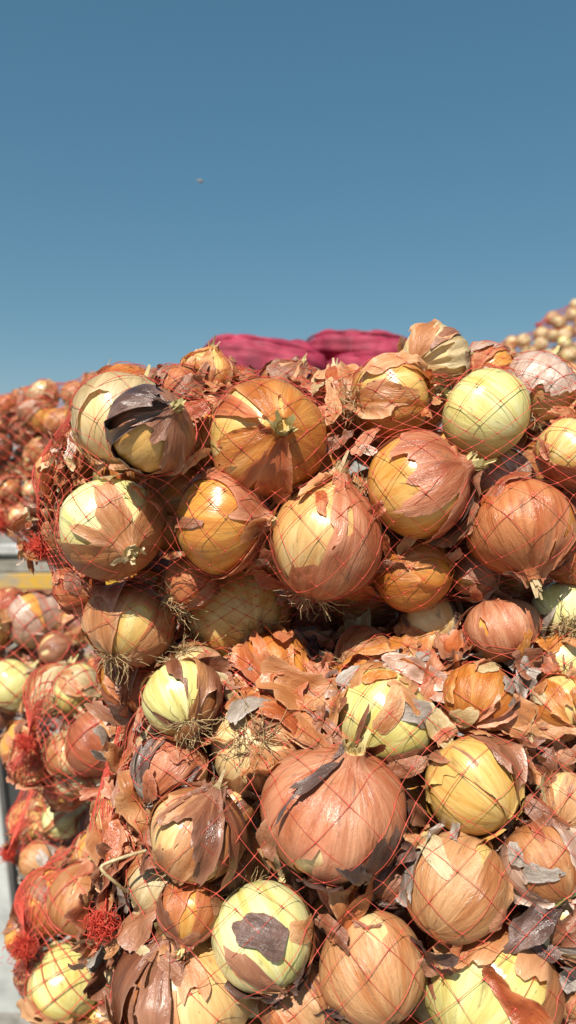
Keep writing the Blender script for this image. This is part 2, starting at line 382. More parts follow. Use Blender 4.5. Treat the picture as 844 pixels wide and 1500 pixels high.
# ---------------------------------------------------------------- loose skin flakes
def flake_mesh(seed, hug):
    g = np.random.default_rng(seed)
    nu, nv = 17, 13
    Lx, Ly = g.uniform(0.95, 1.6), g.uniform(0.38, 0.85)
    x, y = np.meshgrid(np.linspace(-1, 1, nu), np.linspace(-1, 1, nv), indexing='ij')
    x = x.ravel(); y = y.ravel()
    X = x * Lx; Y = y * Ly
    A = np.stack([X, Y, np.zeros_like(X)], 1)
    n1 = vnoise(A * 1.3, seed); n2 = vnoise(A * 4.2, seed + 3)
    rad = (np.abs(x) ** 3.2 + np.abs(y) ** 3.2) ** (1 / 3.2)
    f = rad - 0.72 + 0.42 * n1 + 0.20 * n2
    # a straight tear across one side
    ta = g.uniform(0, 6.28); f = np.maximum(f, x * math.cos(ta) + y * math.sin(ta) - g.uniform(0.3, 0.8))
    Rb = 1.35 if hug else g.uniform(0.32, 1.1)
    sgn = 1 if hug or g.random() < 0.5 else -1
    if hug:
        Z = -(X**2 + Y**2) / (2 * Rb) * 0.9
        Xb, Yb = X * (1 - 0.06 * X**2), Y
    else:
        aa = Y / Rb; Yb = Rb * np.sin(aa); Z = -sgn * Rb * (1 - np.cos(aa)); Xb = X
        Z = Z + g.normal(0, 0.16) * X**2 + g.normal(0, 0.12) * X * Y
    Z = Z + (0.06 if hug else 0.22) * vnoise(A * 2.1, seed + 9) + (0.03 if hug else 0.08) * vnoise(A * 5.5, seed + 13)
    edge = np.exp(np.clip(f, -9, 0) / 0.045)
    Z = Z + 0.10 * edge * vnoise(A * 1.6, seed + 17)
    i, j = np.meshgrid(np.arange(nu - 1), np.arange(nv - 1), indexing='ij'); a = (i * nv + j).ravel()
    F = np.stack([a, a + nv, a + nv + 1, a + 1], 1)
    sk = np.stack([Y * 0.6, 0.2 + 0 * Y, X * 0.35], 1)
    r = clip_mesh(np.stack([Xb, Yb, Z], 1), F, f, [sk, edge])
    if r is None: return flake_mesh(seed + 1000, hug)
    V, Fc, (s2, e2) = r
    return mesh_np('skin_flake', V, Fc, attrs={'sk': ('FLOAT_VECTOR', s2), 'edge': ('FLOAT', e2)})
FLAKE_H = [flake_mesh(300 + i, True) for i in range(10)]
FLAKE_C = [flake_mesh(400 + i, False) for i in range(16)]

# ---------------------------------------------------------------- sacks: implicit bodies
class Sack:
    def __init__(s, x0, x1, yc, zc, a, b, taper=0.14, n=2.5, taper_r=None, shear=0.0):
        s.x0, s.x1, s.yc, s.zc, s.a, s.b, s.tp, s.n = x0, x1, yc, zc, a, b, taper, n
        s.tr = taper if taper_r is None else taper_r; s.shear = shear
        s.onions = []
    def g(s, x, m=0.0):
        l_ = np.clip((x - s.x0 - m) / s.tp, 0, 1); r_ = np.clip((s.x1 - m - x) / s.tr, 0, 1)
        return np.minimum(np.sqrt(np.clip(1 - (1 - l_)**2, 0, 1)), np.sqrt(np.clip(1 - (1 - r_)**2, 0, 1)))
    def f(s, p, m=0.0):
        """<0 inside the body shrunk by m"""
        p = np.atleast_2d(p); x = p[:, 0]; y = p[:, 1] - s.shear * (x - s.x0); z = p[:, 2]
        g = s.g(x, m); a = np.maximum(s.a * g - m, 1e-4); b = np.maximum(s.b * g - m, 1e-4)
        v = (np.abs((y - s.yc) / a)**s.n + np.abs((z - s.zc) / b)**s.n)**(1 / s.n) - 1
        return np.where(g <= 0.001, 9.0, v)
    def hit(s, px, py, m, d0=0.3, d1=6.0):
        d = np.arange(d0, d1, 0.004); base = np.array(P(px, py, 1.0) - CAM); pts = np.array(CAM)[None] + d[:, None] * base[None]
        fv = s.f(pts, m); k = np.where(fv < 0)[0]
        if len(k): return d[k[0]]
        return d[np.argmin(fv)]

ALL = []      # every placed onion: dict(c, R, q, e, sack)
def quat_for(axis, twist):
    return Vector((0, 0, 1)).rotation_difference(Vector(axis)) @ Quaternion((0, 0, 1), twist)

FLESH_POOL = {}
def build_onion(o, lod, label, group):
    """o: dict(c,R,e,q,seed,flesh,skin,cov,bare,dry,dcov,dbare,root,lift)"""
    R, e, q = o['R'], o['e'], o['q']
    nu, nv, su, sv = {0: (56, 36, 84, 52), 1: (36, 24, 46, 30), 2: (26, 16, 32, 20)}[lod]
    Mw = Matrix.Translation(o['c']) @ q.to_matrix().to_4x4()
    if lod == 0:
        me = flesh_mesh(R, e, o['seed'], nu, nv); shells = []
        qi = q.inverted()
        for (k, cv, br, lay, mt, lf) in (('outer_skin', o['cov'], o.get('bare'), 1, o['skin'], o.get('lift', 0.085)), ('dry_skin', o.get('dcov', 0), o.get('dbare'), 2, o.get('dry'), 0.17), ('stained_skin', o.get('scov', 0), None, 1.6, 'dark' if o['seed'] % 2 else 'brown', 0.10)):
            if cv <= 0.01 or mt is None: continue
            b = None
            if br is not None: b = qi @ camvec(*br)
            sm = shell_mesh(R, e, o['seed'] + lay * 3.3, cv, lay, b, 0.85, lf, su, sv, o['seed'])
            for m_ in (sm or []): shells.append((k, m_, mt))
        scale = 1.0
    else:
        key = (lod, o['seed'] % 9)
        if key not in FLESH_POOL:
            sd_ = key[1] + 50
            el = 0.92 + 0.05 * (key[1] % 4)
            sh = [('outer_skin', shell_mesh(1, el, sd_ + 3.3, [0.62, 0.85, 0.95, 0.7, 0.8, 0.55, 0.9, 0.75, 0.97][key[1]], 1, None, 0, 0.06, su, sv, sd_))]
            if lod == 1 or key[1] % 2: sh.append(('dry_skin', shell_mesh(1, el, sd_ + 6.6, [0.22, 0.12, 0.3][key[1] % 3], 2, None, 0, 0.14, su, sv, sd_)))
            FLESH_POOL[key] = (flesh_mesh(1, el, sd_, nu, nv), sh, el)
        me, sh, e = FLESH_POOL[key]
        shells = [(k, m_, o['skin'] if k == 'outer_skin' else o['dry']) for k, sm in sh if sm for m_ in sm]
        scale = R
        Mw = Mw @ Matrix.Scale(R, 4)
    ob = link('onion', me, None, M[o['flesh']]); ob.matrix_world = Mw
    tag(ob, label, 'onion', group)
    for k, sm, mt in shells: link(k, sm, ob, M[mt])
    rr = R if lod == 0 else 1.0
    if lod < 2 or o['seed'] % 3 == 0:
        nk = link('neck', NECKS[int(o['seed']) % 5], ob, M['neckm' if o.get('neck_green') or int(o['seed']) % 3 else 'straw'])
        nk.scale = (rr, rr, rr)
        zt = (0.8 + 0.39 * 0.8) * e * rr; lean = 0.10 * 1.19**2 * rr
        sdv = o['seed'] if lod == 0 else (o['seed'] % 9) + 50
        nk.location = (lean * math.cos(sdv), lean * math.sin(sdv), zt)
    if o.get('root') and lod < 2:
        rt = link('roots', ROOTS[int(o['seed']) % 5], ob, M['root']); k = (1.0 if lod == 0 else 1.0 / R) * o.get('rootk', 1.0)
        rt.scale = (k, k, k); rt.location = (0, 0, -0.90 * e * rr); rt.rotation_euler = (math.pi, 0, o['seed'])
    o['ob'] = ob; o['M'] = Mw
    return ob

# ---------------------------------------------------------------- net
def colliders(onions):
    C, Rm, Rad = [], [], []
    for o in onions:
        m = np.array(o['q'].to_matrix())     # columns = local axes
        C.append(np.array(o['c'])); Rm.append(m.T); e = o['e']
        Rad.append((o['R'] * 1.035, o['R'] * 1.035, o['R'] * 0.95 * e))
        ax = o['q'] @ Vector((0, 0, 1))
        C.append(np.array(o['c'] + ax * o['R'] * e * 0.9)); Rm.append(np.eye(3)); Rad.append((o['R'] * 0.24,) * 3)
    return np.array(C), np.array(Rm), np.array(Rad)
def push_out(X, C, Rm, Rad, margin):
    rmax = Rad.max() + margin + 0.001
    lo, hi = X.min(0) - rmax, X.max(0) + rmax
    for c, m, r in zip(C, Rm, Rad):
        if (c < lo).any() or (c > hi).any(): continue
        d = X - c; near = np.where((d * d).sum(1) < (r.max() + margin)**2)[0]
        if not len(near): continue
        loc = d[near] @ m.T / (r + margin); L = np.linalg.norm(loc, axis=1)
        ins = L < 1
        if not ins.any(): continue
        k = near[ins]; l2 = loc[ins] / (L[ins][:, None] + 1e-9)
        X[k] = c + (l2 * (r + margin)) @ m
    return X
def envelope(X, sk, C, Rm, Rad, margin):
    """lift every point that lies under an onion to that onion's outer side, seen from the sack's long axis"""
    O = np.stack([X[:, 0], sk.yc + sk.shear * (X[:, 0] - sk.x0), np.full(len(X), sk.zc)], 1)
    D = X - O; D[:, 0] = 0; rad = np.linalg.norm(D, axis=1); ok = rad > 1e-4; D[ok] /= rad[ok][:, None]
    ex = rad.copy()
    for c, m, r in zip(C, Rm, Rad):
        k = np.where(ok & (np.abs(X[:, 0] - c[0]) < r.max() + margin))[0]
        if not len(k): continue
        lo = (O[k] - c) @ m.T / (r + margin); ld = D[k] @ m.T / (r + margin)
        A = (ld * ld).sum(1); B = (lo * ld).sum(1); h = B * B - A * ((lo * lo).sum(1) - 1)
        t = np.where(h > 0, (-B + np.sqrt(np.maximum(h, 0))) / A, 0)
        ex[k] = np.maximum(ex[k], t)
    return O + D * ex[:, None]
def net_points(sk, knot, side, onions, iters=70, core=0.045, knot_r=None, x1=None):
    diag = side * 1.35
    per = 2 * math.pi * math.sqrt((sk.a**2 + sk.b**2) / 2) * 1.05
    Nc = int(per / diag); Lx = (sk.x1 if x1 is None else x1) - sk.x0
    Nr = int((Lx + 0.6 * (sk.a + sk.b) * 0.5) / (diag / 2))
    u = np.linspace(0, 1, Nr + 1)
    ss = u * 1.0
    x = sk.x0 - 0.03 + (Lx + 0.05) * (ss * 0.72 + 0.28 * ss**1.9)
    g = sk.g(x + 0.0); g = np.maximum(g, 0.10)
    i, j = np.meshgrid(np.arange(Nr + 1), np.arange(Nc), indexing='ij')
    ph = (j + 0.5 * (i % 2)) / Nc * 2 * np.pi
    cs, sn = np.cos(ph), np.sin(ph); ex = 2 / sk.n
    X = np.stack([np.broadcast_to(x[:, None], ph.shape), sk.yc + sk.shear * (x[:, None] - sk.x0) + (sk.a * g[:, None] * 1.2 + 0.035) * np.sign(cs) * np.abs(cs)**ex,
                  sk.zc + (sk.b * g[:, None] * 1.2 + 0.035) * np.sign(sn) * np.abs(sn)**ex], 2)
    kn = np.array(knot)
    for r in range(2):
        X[r] = kn + np.stack([0 * ph[r], np.cos(ph[r]) * 0.004, np.sin(ph[r]) * 0.004], 1) * (1 + r)
    C, Rm, Rad = colliders(onions)
    ev = np.arange(Nr + 1) % 2 == 0
    for it in range(iters):
        S1 = np.zeros_like(X)
        for dr in (-1, 1):
            Y = np.roll(X, -dr, axis=0)
            Yl = np.roll(Y, 1, axis=1); Yr = np.roll(Y, -1, axis=1)
            S1 += Y + np.where(ev[:, None, None], Yl, Yr)
        N_ = S1 / 4
        N_[:2] = X[:2]; N_[-1] = X[-1]
        Xf = (X * 0.45 + N_ * 0.55).reshape(-1, 3)
        if it < iters * 0.7:
            cy = sk.yc + sk.shear * (Xf[:, 0] - sk.x0); k = 0.986
            Xf[:, 1] = cy + (Xf[:, 1] - cy) * k; Xf[:, 2] = sk.zc + (Xf[:, 2] - sk.zc) * k
        # core body (numeric only) keeps the twine from sinking where no onion is near
        fv = sk.f(Xf, core); bad = (fv < 0) & (Xf[:, 0] > sk.x0 + core)
        if bad.any():
            pb = Xf[bad]; cy = sk.yc + sk.shear * (pb[:, 0] - sk.x0); k = 1 / np.maximum(fv[bad] + 1, 0.3)
            pb[:, 1] = cy + (pb[:, 1] - cy) * k; pb[:, 2] = sk.zc + (pb[:, 2] - sk.zc) * k; Xf[bad] = pb
        Xf = push_out(Xf, C, Rm, Rad, 0.0016)
        hold = Xf[:2 * Nc].copy(); Xf = envelope(Xf, sk, C, Rm, Rad, 0.0016); Xf[:2 * Nc] = hold
        X = Xf.reshape(X.shape); X[:2] = np.where(it >= 0, X[:2], X[:2])
        for r in range(2):
            X[r] = kn + np.stack([0 * ph[r], np.cos(ph[r]) * 0.004, np.sin(ph[r]) * 0.004], 1) * (1 + r)
    return X, (C, Rm, Rad), Nr, Nc
def net_edges(Nr, Nc):
    E = []
    i, j = np.meshgrid(np.arange(Nr), np.arange(Nc), indexing='ij'); i = i.ravel(); j = j.ravel()
    a = i * Nc + j
    e0 = np.where(i % 2 == 0, (j - 1) % Nc, j); e1 = np.where(i % 2 == 0, j, (j + 1) % Nc)
    return np.concatenate([np.stack([a, (i + 1) * Nc + e0], 1), np.stack([a, (i + 1) * Nc + e1], 1)])
def in_view(Pw, mx=260):
    v = Pw - np.array(CAM); d = v @ np.array(FWD); x = 422 + v @ np.array(RIGHT) / d * FPX; y = 750 - v @ np.array(UP) / d * FPX
    return (x > -mx) & (x < 844 + mx) & (y > -mx) & (y < 1500 + mx) & (d > 0.1)
def net_mesh(X, col, Nr, Nc, rad, knot_rad, sk, K=5):
    Xf = X.reshape(-1, 3); E = net_edges(Nr, Nc)
    mid = (Xf[E[:, 0]] + Xf[E[:, 1]]) / 2
    E = E[in_view(mid)]
    t = np.linspace(0, 1, K)
    PL = Xf[E[:, 0]][:, None, :] * (1 - t)[None, :, None] + Xf[E[:, 1]][:, None, :] * t[None, :, None]
    Q = PL.reshape(-1, 3); Q = push_out(Q, *col, 0.0018); PL = Q.reshape(PL.shape)
    g = np.random.default_rng(5)
    rr = rad * g.uniform(0.8, 1.25, (len(E), 1)) * np.ones((1, K)); rr[:, 0] *= 1.5; rr[:, -1] *= 1.5
    V, F = tubes(PL, rr, 3)
    # knots
    nd = np.unique(E.ravel()); nd = nd[nd >= 2 * Nc]; pts = Xf[nd]
    oc = np.array([(1, 0, 0), (-1, 0, 0), (0, 1, 0), (0, -1, 0), (0, 0, 1), (0, 0, -1)], float)
    kr = knot_rad * g.uniform(0.75, 1.3, (len(pts), 1, 3))
    KV = (pts[:, None, :] + oc[None] * kr).reshape(-1, 3)
    of = np.array([(0, 2, 4), (2, 1, 4), (1, 3, 4), (3, 0, 4), (2, 0, 5), (1, 2, 5), (3, 1, 5), (0, 3, 5)])
    KF = (np.arange(len(pts))[:, None, None] * 6 + of[None]).reshape(-1, 3) + len(V)
    Vall = np.vstack([V, KV])
    Ft = np.vstack([F[:, [0, 1, 2]], F[:, [0, 2, 3]], KF])
    return mesh_np('sack_net', Vall, Ft)
def tuft_mesh(seed, n=150):
    g = np.random.default_rng(seed); K = 8
    c = g.normal(0, 1, (n, 1, 3)) * np.array([0.0045, 0.0045, 0.006]); c[..., 2] += 0.006
    a = g.normal(0, 1, (n, 3)); a /= np.linalg.norm(a, axis=1, keepdims=True); b = np.cross(a, g.normal(0, 1, (n, 3))); b /= np.linalg.norm(b, axis=1, keepdims=True)
    r = g.uniform(0.002, 0.0065, (n, 1, 1)); t = g.uniform(0, 6.28, (n, 1)) + np.linspace(0, 1, K)[None] * g.uniform(2.5, 5, (n, 1))
    PL = c + r * (np.cos(t)[..., None] * a[:, None] + np.sin(t)[..., None] * b[:, None]) + np.cumsum(g.normal(0, 0.0005, (n, K, 3)), 1)
    V1, F1 = tubes(PL, 0.00030, 3)
    m_ = 22; T = np.zeros((m_, K, 3)); d = g.normal(0, 0.4, (m_, 3)); d[:, 2] = 1
    T[:, 0] = g.normal(0, 0.002, (m_, 3))
    for k in range(1, K):
        d = d + g.normal(0, 0.35, (m_, 3)); d /= np.linalg.norm(d, axis=1, keepdims=True); T[:, k] = T[:, k - 1] + d * g.uniform(0.002, 0.005, (m_, 1))
    V2, F2 = tubes(T, 0.00034, 3)
    return mesh_np('frayed_net', np.vstack([V1, V2]), np.vstack([F1, F2 + len(V1)]))
TUFTS = [tuft_mesh(500 + i) for i in range(3)]

def make_sack(sk, knot, side, label, group='red net sacks of yellow onions', rad=0.00022, kr=0.00085, iters=70, tdir=(-1, 0, 0.2), tk=1.0, x1=None, core=0.045):
    root = bpy.data.objects.new('onion_sack', None); COL.objects.link(root)
    base = Vector(((sk.x0 + sk.x1) / 2, sk.yc, sk.zc - sk.b)); root.location = base
    tag(root, label, 'onion sack', group)
    X, col, Nr, Nc = net_points(sk, knot, side, sk.onions, iters, core=core, x1=x1)
    me = net_mesh(X, col, Nr, Nc, rad, kr, sk)
    o = link('net', me, root, M['net']); o.matrix_parent_inverse = Matrix.Translation(-base)
    t = link('tied_end', TUFTS[Nr % 3], root, M['tuft'])
    t.matrix_parent_inverse = Matrix.Translation(-base)
    t.location = Vector(knot); t.rotation_euler = Vector(tdir).to_track_quat('Z', 'Y').to_euler(); t.scale = (tk, tk, tk)
    t2 = link('tied_end', TUFTS[(Nr + 1) % 3], root, M['tuft']); t2.matrix_parent_inverse = Matrix.Translation(-base)
    t2.location = Vector(knot); t2.rotation_euler = (Vector(tdir) + Vector((0.3, -0.5, -0.9))).to_track_quat('Z', 'Y').to_euler(); t2.scale = (tk * 0.8,) * 3
    sk.net = X; sk.root = root
    return root

# ---------------------------------------------------------------- the sacks of the stack (numeric bodies)
Z0 = CAM_H
SA = Sack(-0.262, 0.55, 0.765, Z0 - 0.024, 0.185, 0.146, 0.12)
SB = Sack(-0.205, 0.55, 0.765, Z0 - 0.335, 0.262, 0.225, 0.12)
SD1 = Sack(-0.425, 0.50, 1.13, Z0 - 0.375, 0.17, 0.13, 0.13)
SD2 = Sack(-0.74, 0.50, 1.44, Z0 - 0.335, 0.17, 0.135, 0.16)
SD3 = Sack(-0.50, 0.05, 1.37, Z0 - 0.585, 0.16, 0.125, 0.13)
SD4 = Sack(-0.41, 0.50, 1.11, Z0 - 0.64, 0.18, 0.150, 0.13)
SC1 = Sack(-0.80, 0.10, 1.82, Z0 + 0.072, 0.20, 0.178, 0.66)
SC2 = Sack(-0.70, 0.10, 1.80, Z0 - 0.085, 0.17, 0.155, 0.26)

U = (0, 1, 0.15)
HERO = [
 # ---- upper sack
 (SA, 180, 617, 146, 1.0, (0.2, .8, -.4), 'cream', 'straw', .80, (-.2, -.6, .5), 'tan', .10, None, 0, 'pale straw onion with fine veins behind the dark scorched-looking one'),
 (SA, 222, 630, 128, .95, (.6, .3, .5), 'amber', 'brown', .86, (-.3, -.9, .3), 'dark', .45, (.9, -.4, .2), 0, 'dark brown onion with blackened silvery skin at the upper sack end'),
 (SA, 163, 772, 150, .98, (.42, -.38, .82), 'green', 'tan', .66, (-.45, .9, .0), 'straw', .08, None, 0, 'pale green onion half covered by peach skin, cut neck facing out'),
 (SA, 325, 764, 150, .95, (.95, -.1, .35), 'amber', 'pink', .62, (-.9, -.45, .5), 'tan', .16, (-.8, .2, .2), 0, 'amber onion with rose skin on top and its frayed neck turned sideways'),
 (SA, 392, 640, 166, .95, (.18, .15, .95), 'yellow', 'orange', .90, (-.75, .65, .1), 'copper', .14, None, 0, 'large orange onion with yellow window and green cut neck in its middle'),
 (SA, 478, 792, 162, 1.12, (.25, .93, .15), 'cream', 'pink', .90, (-.5, .3, .5), 'tan', .24, (.6, -.3, .5), 1, 'tall peach onion standing on a tangle of pale roots'),
 (SA, 612, 712, 158, .98, (.86, .40, .32), 'amber', 'pink', .68, (-.9, -.5, .3), 'brown', .07, (-.8, .5, .5), 0, 'rose copper onion, orange where bared, with thick greenish neck stub'),
 (SA, 712, 607, 138, .94, (-.2, .9, -.3), 'green', 'straw', .14, (.1, .2, .9), None, 0, None, 0, 'smooth bare pale green onion with bright highlight near the crest'),
 (SA, 570, 586, 124, .95, (.9, .1, -.2), 'yellow', 'orange', .74, (-.1, .9, .2), 'tan', .16, None, 2, 'yellow topped orange onion with a dark bushy root tuft'),
 (SA, 637, 526, 100, .95, (.5, .5, .3), 'cream', 'straw', .75, (-.4, .4, .7), 'tan', .40, None, 0, 'papery flaking onion on the crest of the upper sack'),
 (SA, 790, 568, 106, .95, (.5, .7, -.2), 'cream', 'silver', .78, (.3, -.8, .3), 'straw', .2, None, 1, 'silvery papery onion beside the smooth pale green one'),
 (SA, 762, 772, 152, .95, (.05, -.85, .4), 'amber', 'copper', .93, (.6, -.4, .5), 'brown', .34, (-.1, .3, .9), 0, 'shiny copper brown onion hanging neck downwards over the lower sack'),
 (SA, 605, 838, 108, 1.12, (-.93, -.1, -.2), 'amber', 'orange', .96, (.5, .3, .6), None, 0, None, 0, 'smooth oblong orange tan onion lying on its side in shade'),
 (SA, 352, 898, 154, .92, (-.3, .25, -.7), 'yellow', 'orange', .70, (.0, -.2, .9), 'tan', .25, (.2, -.8, .4), 1, 'yellow onion with torn skin shaded on the upper sack underside'),
 (SA, 190, 914, 132, .92, (.2, .7, -.5), 'yellow', 'tan', .80, (.1, -.8, .5), 'pink', .30, (0, -.8, .3), 1, 'tan onion with a loose flap at the lower end of the upper sack'),
 (SA, 308, 553, 82, .95, (.2, .9, .1), 'yellow', 'orange', .8, (-.3, .7, .4), 'tan', .2, None, 0, 'small orange onion peeking over the crest beside the red net fold'),
 (SA, 834, 664, 100, .95, (.6, .5, .2), 'yellow', 'pink', .72, (-.1, .9, .4), None, 0, None, 0, 'rose orange onion with a yellow top under the silvery papery one'),
 (SA, 735, 704, 96, .95, (-.7, .5, .3), 'cream', 'silver', .92, None, 'silver', .4, None, 0, 'silvery rose onion tucked over the shiny copper brown one'),
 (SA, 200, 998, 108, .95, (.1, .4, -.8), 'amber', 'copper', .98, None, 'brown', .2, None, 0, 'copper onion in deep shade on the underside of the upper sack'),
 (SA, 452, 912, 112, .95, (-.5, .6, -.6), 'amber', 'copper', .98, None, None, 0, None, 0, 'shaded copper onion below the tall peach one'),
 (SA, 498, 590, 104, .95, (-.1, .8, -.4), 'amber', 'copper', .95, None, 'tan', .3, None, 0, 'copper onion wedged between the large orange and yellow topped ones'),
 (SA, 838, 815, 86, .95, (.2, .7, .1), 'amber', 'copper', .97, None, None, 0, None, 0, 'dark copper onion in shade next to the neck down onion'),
 (SA, 97, 700, 88, 1.05, (-.2, .8, .1), 'yellow', 'orange', .8, (-.2, .6, .4), 'pink', .3, None, 0, 'orange onion under the gathered red net at the sack end'),
 (SA, 118, 858, 74, 1.0, (-.3, .7, .1), 'amber', 'copper', .95, None, 'pink', .4, None, 0, 'small rose copper onion below the peach and green one'),
 (SA, 352, 574, 70, .95, (.4, .8, -.1), 'amber', 'copper', .95, None, 'brown', .4, None, 0, 'small copper onion behind the top of the large orange one'),
 (SA, 420, 566, 78, .95, (.4, .8, -.1), 'cream', 'tan', .9, None, 'brown', .4, None, 0, 'tan onion with ragged brown skin on the crest below the magenta sacks'),
 (SA, 258, 575, 80, .95, (.6, .6, .1), 'amber', 'copper', .95, None, 'brown', .4, None, 0, 'copper onion on the crest near the dark brown one'),
 (SA, 712, 545, 84, .95, (.3, .8, .1), 'amber', 'copper', .95, None, 'silver', .5, None, 0, 'copper onion with silvery flakes on the crest'),
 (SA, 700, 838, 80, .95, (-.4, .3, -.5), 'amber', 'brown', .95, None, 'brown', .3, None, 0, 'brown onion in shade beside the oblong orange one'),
 # ---- lower sack
 (SB, 380, 1088, 148, .95, (.1, -.35, -.9), 'cream', 'tan', .80, (-.4, .3, .6), 'dark', .20, (-.2, .95, .3), 2, 'peach onion showing its round root plate above blackened skin'),
 (SB, 488, 1188, 204, .92, (.15, .90, .30), 'cream', 'pink', .93, (-.3, -.6, .6), 'dark', .20, (-.5, .8, .1), 0, 'largest rose copper onion with tall neck and blackened patches'),
 (SB, 696, 1150, 146, .95, (.1, .75, .5), 'yellow', 'yellow', .75, (.0, -.3, .8), 'brown', .20, (-.1, -.9, .2), 0, 'yellow onion topped by a crumpled red brown skin'),
 (SB, 665, 1298, 147, 1.08, (-.1, .95, .1), 'yellow', 'tan', .94, (.9, .4, 0), 'grey', .03, (.9, -.5, .1), 0, 'smooth tan yellow onion with strong highlight and specks of soil'),
 (SB, 385, 1370, 148, 1.08, (-.05, .95, .2), 'green', 'tan', .30, (-.2, .75, .6), 'dark', .13, (-.4, .9, .2), 0, 'pale green onion with a black torn skin at its foot'),
 (SB, 545, 1420, 152, 1.02, (-.3, .9, .2), 'cream', 'tan', .93, (-.3, .9, .3), None, 0, None, 0, 'smooth peach tan onion below the largest rose copper one'),
 (SB, 288, 1222, 136, 1.0, (.3, .75, .1), 'cream', 'tan', .84, (-.8, -.3, .5), 'brown', .42, (-.7, -.3, .4), 1, 'tan onion with grey brown skin and a big straw root tuft'),
 (SB, 275, 1442, 206, .98, (-.1, .9, .2), 'cream', 'tan', .80, (.7, .2, .5), 'brown', .45, (.8, .2, .4), 0, 'big onion striped pale yellow with brown skin on one side'),
 (SB, 715, 1448, 206, .95, (.2, .9, .3), 'green', 'tan', .60, (-.6, -.4, .6), 'pink', .22, (-.7, -.4, .4), 0, 'big pale yellow onion under peach skin beside a curled strip'),
 (SB, 402, 992, 142, .92, (-.3, .5, -.7), 'amber', 'orange', .94, None, 'copper', .3, None, 0, 'orange copper onion at the top edge of the lower sack'),
 (SB, 450, 962, 92, .95, (.4, .6, -.3), 'cream', 'orange', .5, None, None, 0, None, 1, 'pale peach onion squeezed under the upper sack'),
 (SB, 562, 1052, 152, .95, (.5, .5, -.3), 'green', 'tan', .60, (.0, .3, .8), 'brown', .50, (.2, .5, .5), 0, 'pale yellow onion covered with hanging brown skins'),
 (SB, 266, 1024, 112, .98, (.4, .7, -.2), 'green', 'tan', .50, (-.8, .2, .5), 'brown', .28, (-.8, .2, .3), 1, 'yellow green onion with brown flakes at the rim of the lower sack'),
 (SB, 250, 1130, 110, 1.0, (.3, .8, .1), 'cream', 'pink', .85, None, 'grey', .60, (.5, .4, .4), 0, 'grey brown papery onion above the straw root tuft'),
 (SB, 190, 1208, 104, 1.15, (.0, .9, .1), 'yellow', 'orange', .72, (-.1, .6, .6), 'tan', .15, None, 0, 'yellow and orange onion under gathered net at the lower sack end'),
 (SB, 632, 912, 88, .95, (.2, .6, -.3), 'cream', 'straw', .5, (0, .6, .6), 'tan', .2, None, 0, 'pale cream onion shadowed by the oblong orange one'),
 (SB, 736, 922, 106, .92, (-.2, .7, -.2), 'amber', 'pink', .95, None, 'brown', .14, (0, -.9, .3), 0, 'glossy rose onion on top of the lower sack'),
 (SB, 822, 893, 86, .95, (.4, .6, .0), 'green', 'straw', .35, (0, .5, .7), None, 0, None, 1, 'pale green onion beneath the dark copper one'),
 (SB, 818, 972, 84, .95, (.4, .7, .0), 'green', 'straw', .30, (-.2, .3, .8), 'tan', .2, (-.2, .9, .5), 0, 'pale yellow onion next to the glossy rose one'),
 (SB, 702, 1026, 108, .95, (-.3, .7, .1), 'amber', 'orange', .88, None, 'pink', .25, None, 0, 'bright orange onion between the glossy rose and yellow ones'),
 (SB, 822, 1034, 92, .95, (.5, .6, .2), 'yellow', 'orange', .75, None, 'tan', .3, None, 0, 'orange yellow onion with loose folded skin'),
 (SB, 790, 1110, 92, .98, (.2, .8, .1), 'cream', 'pink', .92, None, 'brown', .45, None, 0, 'brown papery onion beside the yellow one with red brown top'),
 (SB, 832, 1178, 94, .95, (.4, .6, .3), 'cream', 'tan', .85, None, 'straw', .3, None, 0, 'pale tan onion directly below the brown papery one'),
 (SB, 797, 1265, 118, .98, (.3, .8, .1), 'cream', 'tan', .9, None, 'silver', .45, None, 0, 'brown tan onion with silvery skin beside the smooth tan yellow one'),
 (SB, 832, 1352, 104, .95, (.3, .8, .1), 'cream', 'grey', .8, None, 'brown', .45, None, 0, 'grey brown onion caught by a green leaf shred'),
 (SB, 440, 1468, 116, 1.0, (-.2, .9, .1), 'cream', 'brown', .85, None, 'tan', .4, None, 0, 'brown skinned onion between the striped and peach tan ones'),
 (SB, 500, 1322, 92, .95, (-.4, .6, .4), 'yellow', 'tan', .95, None, 'copper', .35, None, 0, 'small tan onion just under the largest rose copper one'),
 (SB, 570, 1288, 82, 1.0, (.1, .6, -.3), 'amber', 'brown', .97, None, 'dark', .55, None, 0, 'dark purple brown onion between the largest and the smooth tan ones'),
 (SB, 842, 1446, 94, .95, (.3, .8, .1), 'cream', 'tan', .9, None, 'brown', .45, None, 0, 'tan brown onion beside the big pale yellow one'),
 (SB, 535, 965, 92, .95, (.4, .6, -.3), 'amber', 'copper', .9, None, 'tan', .5, None, 1, 'copper onion buried in loose skins on top of the lower sack'),
 (SB, 620, 985, 84, .95, (.1, .6, -.3), 'cream', 'pink', .9, None, 'tan', .4, None, 0, 'rose onion buried in loose skins near the pale cream one'),
 (SB, 178, 1398, 78, 1.2, (.0, .9, .1), 'cream', 'tan', .6, None, 'straw', .3, None, 0, 'pale striped onion below the red knot of the lower sack'),
 (SB, 340, 1180, 66, 1.1, (.2, .9, .1), 'cream', 'brown', .95, None, 'tan', .4, None, 0, 'small brown onion with dry neck beside the largest one'),
 # ---- sacks behind, on the end side
 (SD1, 148, 1087, 98, .95, (-.1, .85, .1), 'amber', 'pink', .96, (.9, .3, .4), None, 0, None, 0, 'glossy rose copper onion in the small sack beside the lower sack'),
 (SD1, 114, 1010, 72, .95, (.9, -.2, .3), 'green', 'straw', .25, None, 'tan', .15, None, 0, 'small pale green onion with frayed neck above the glossy rose one'),
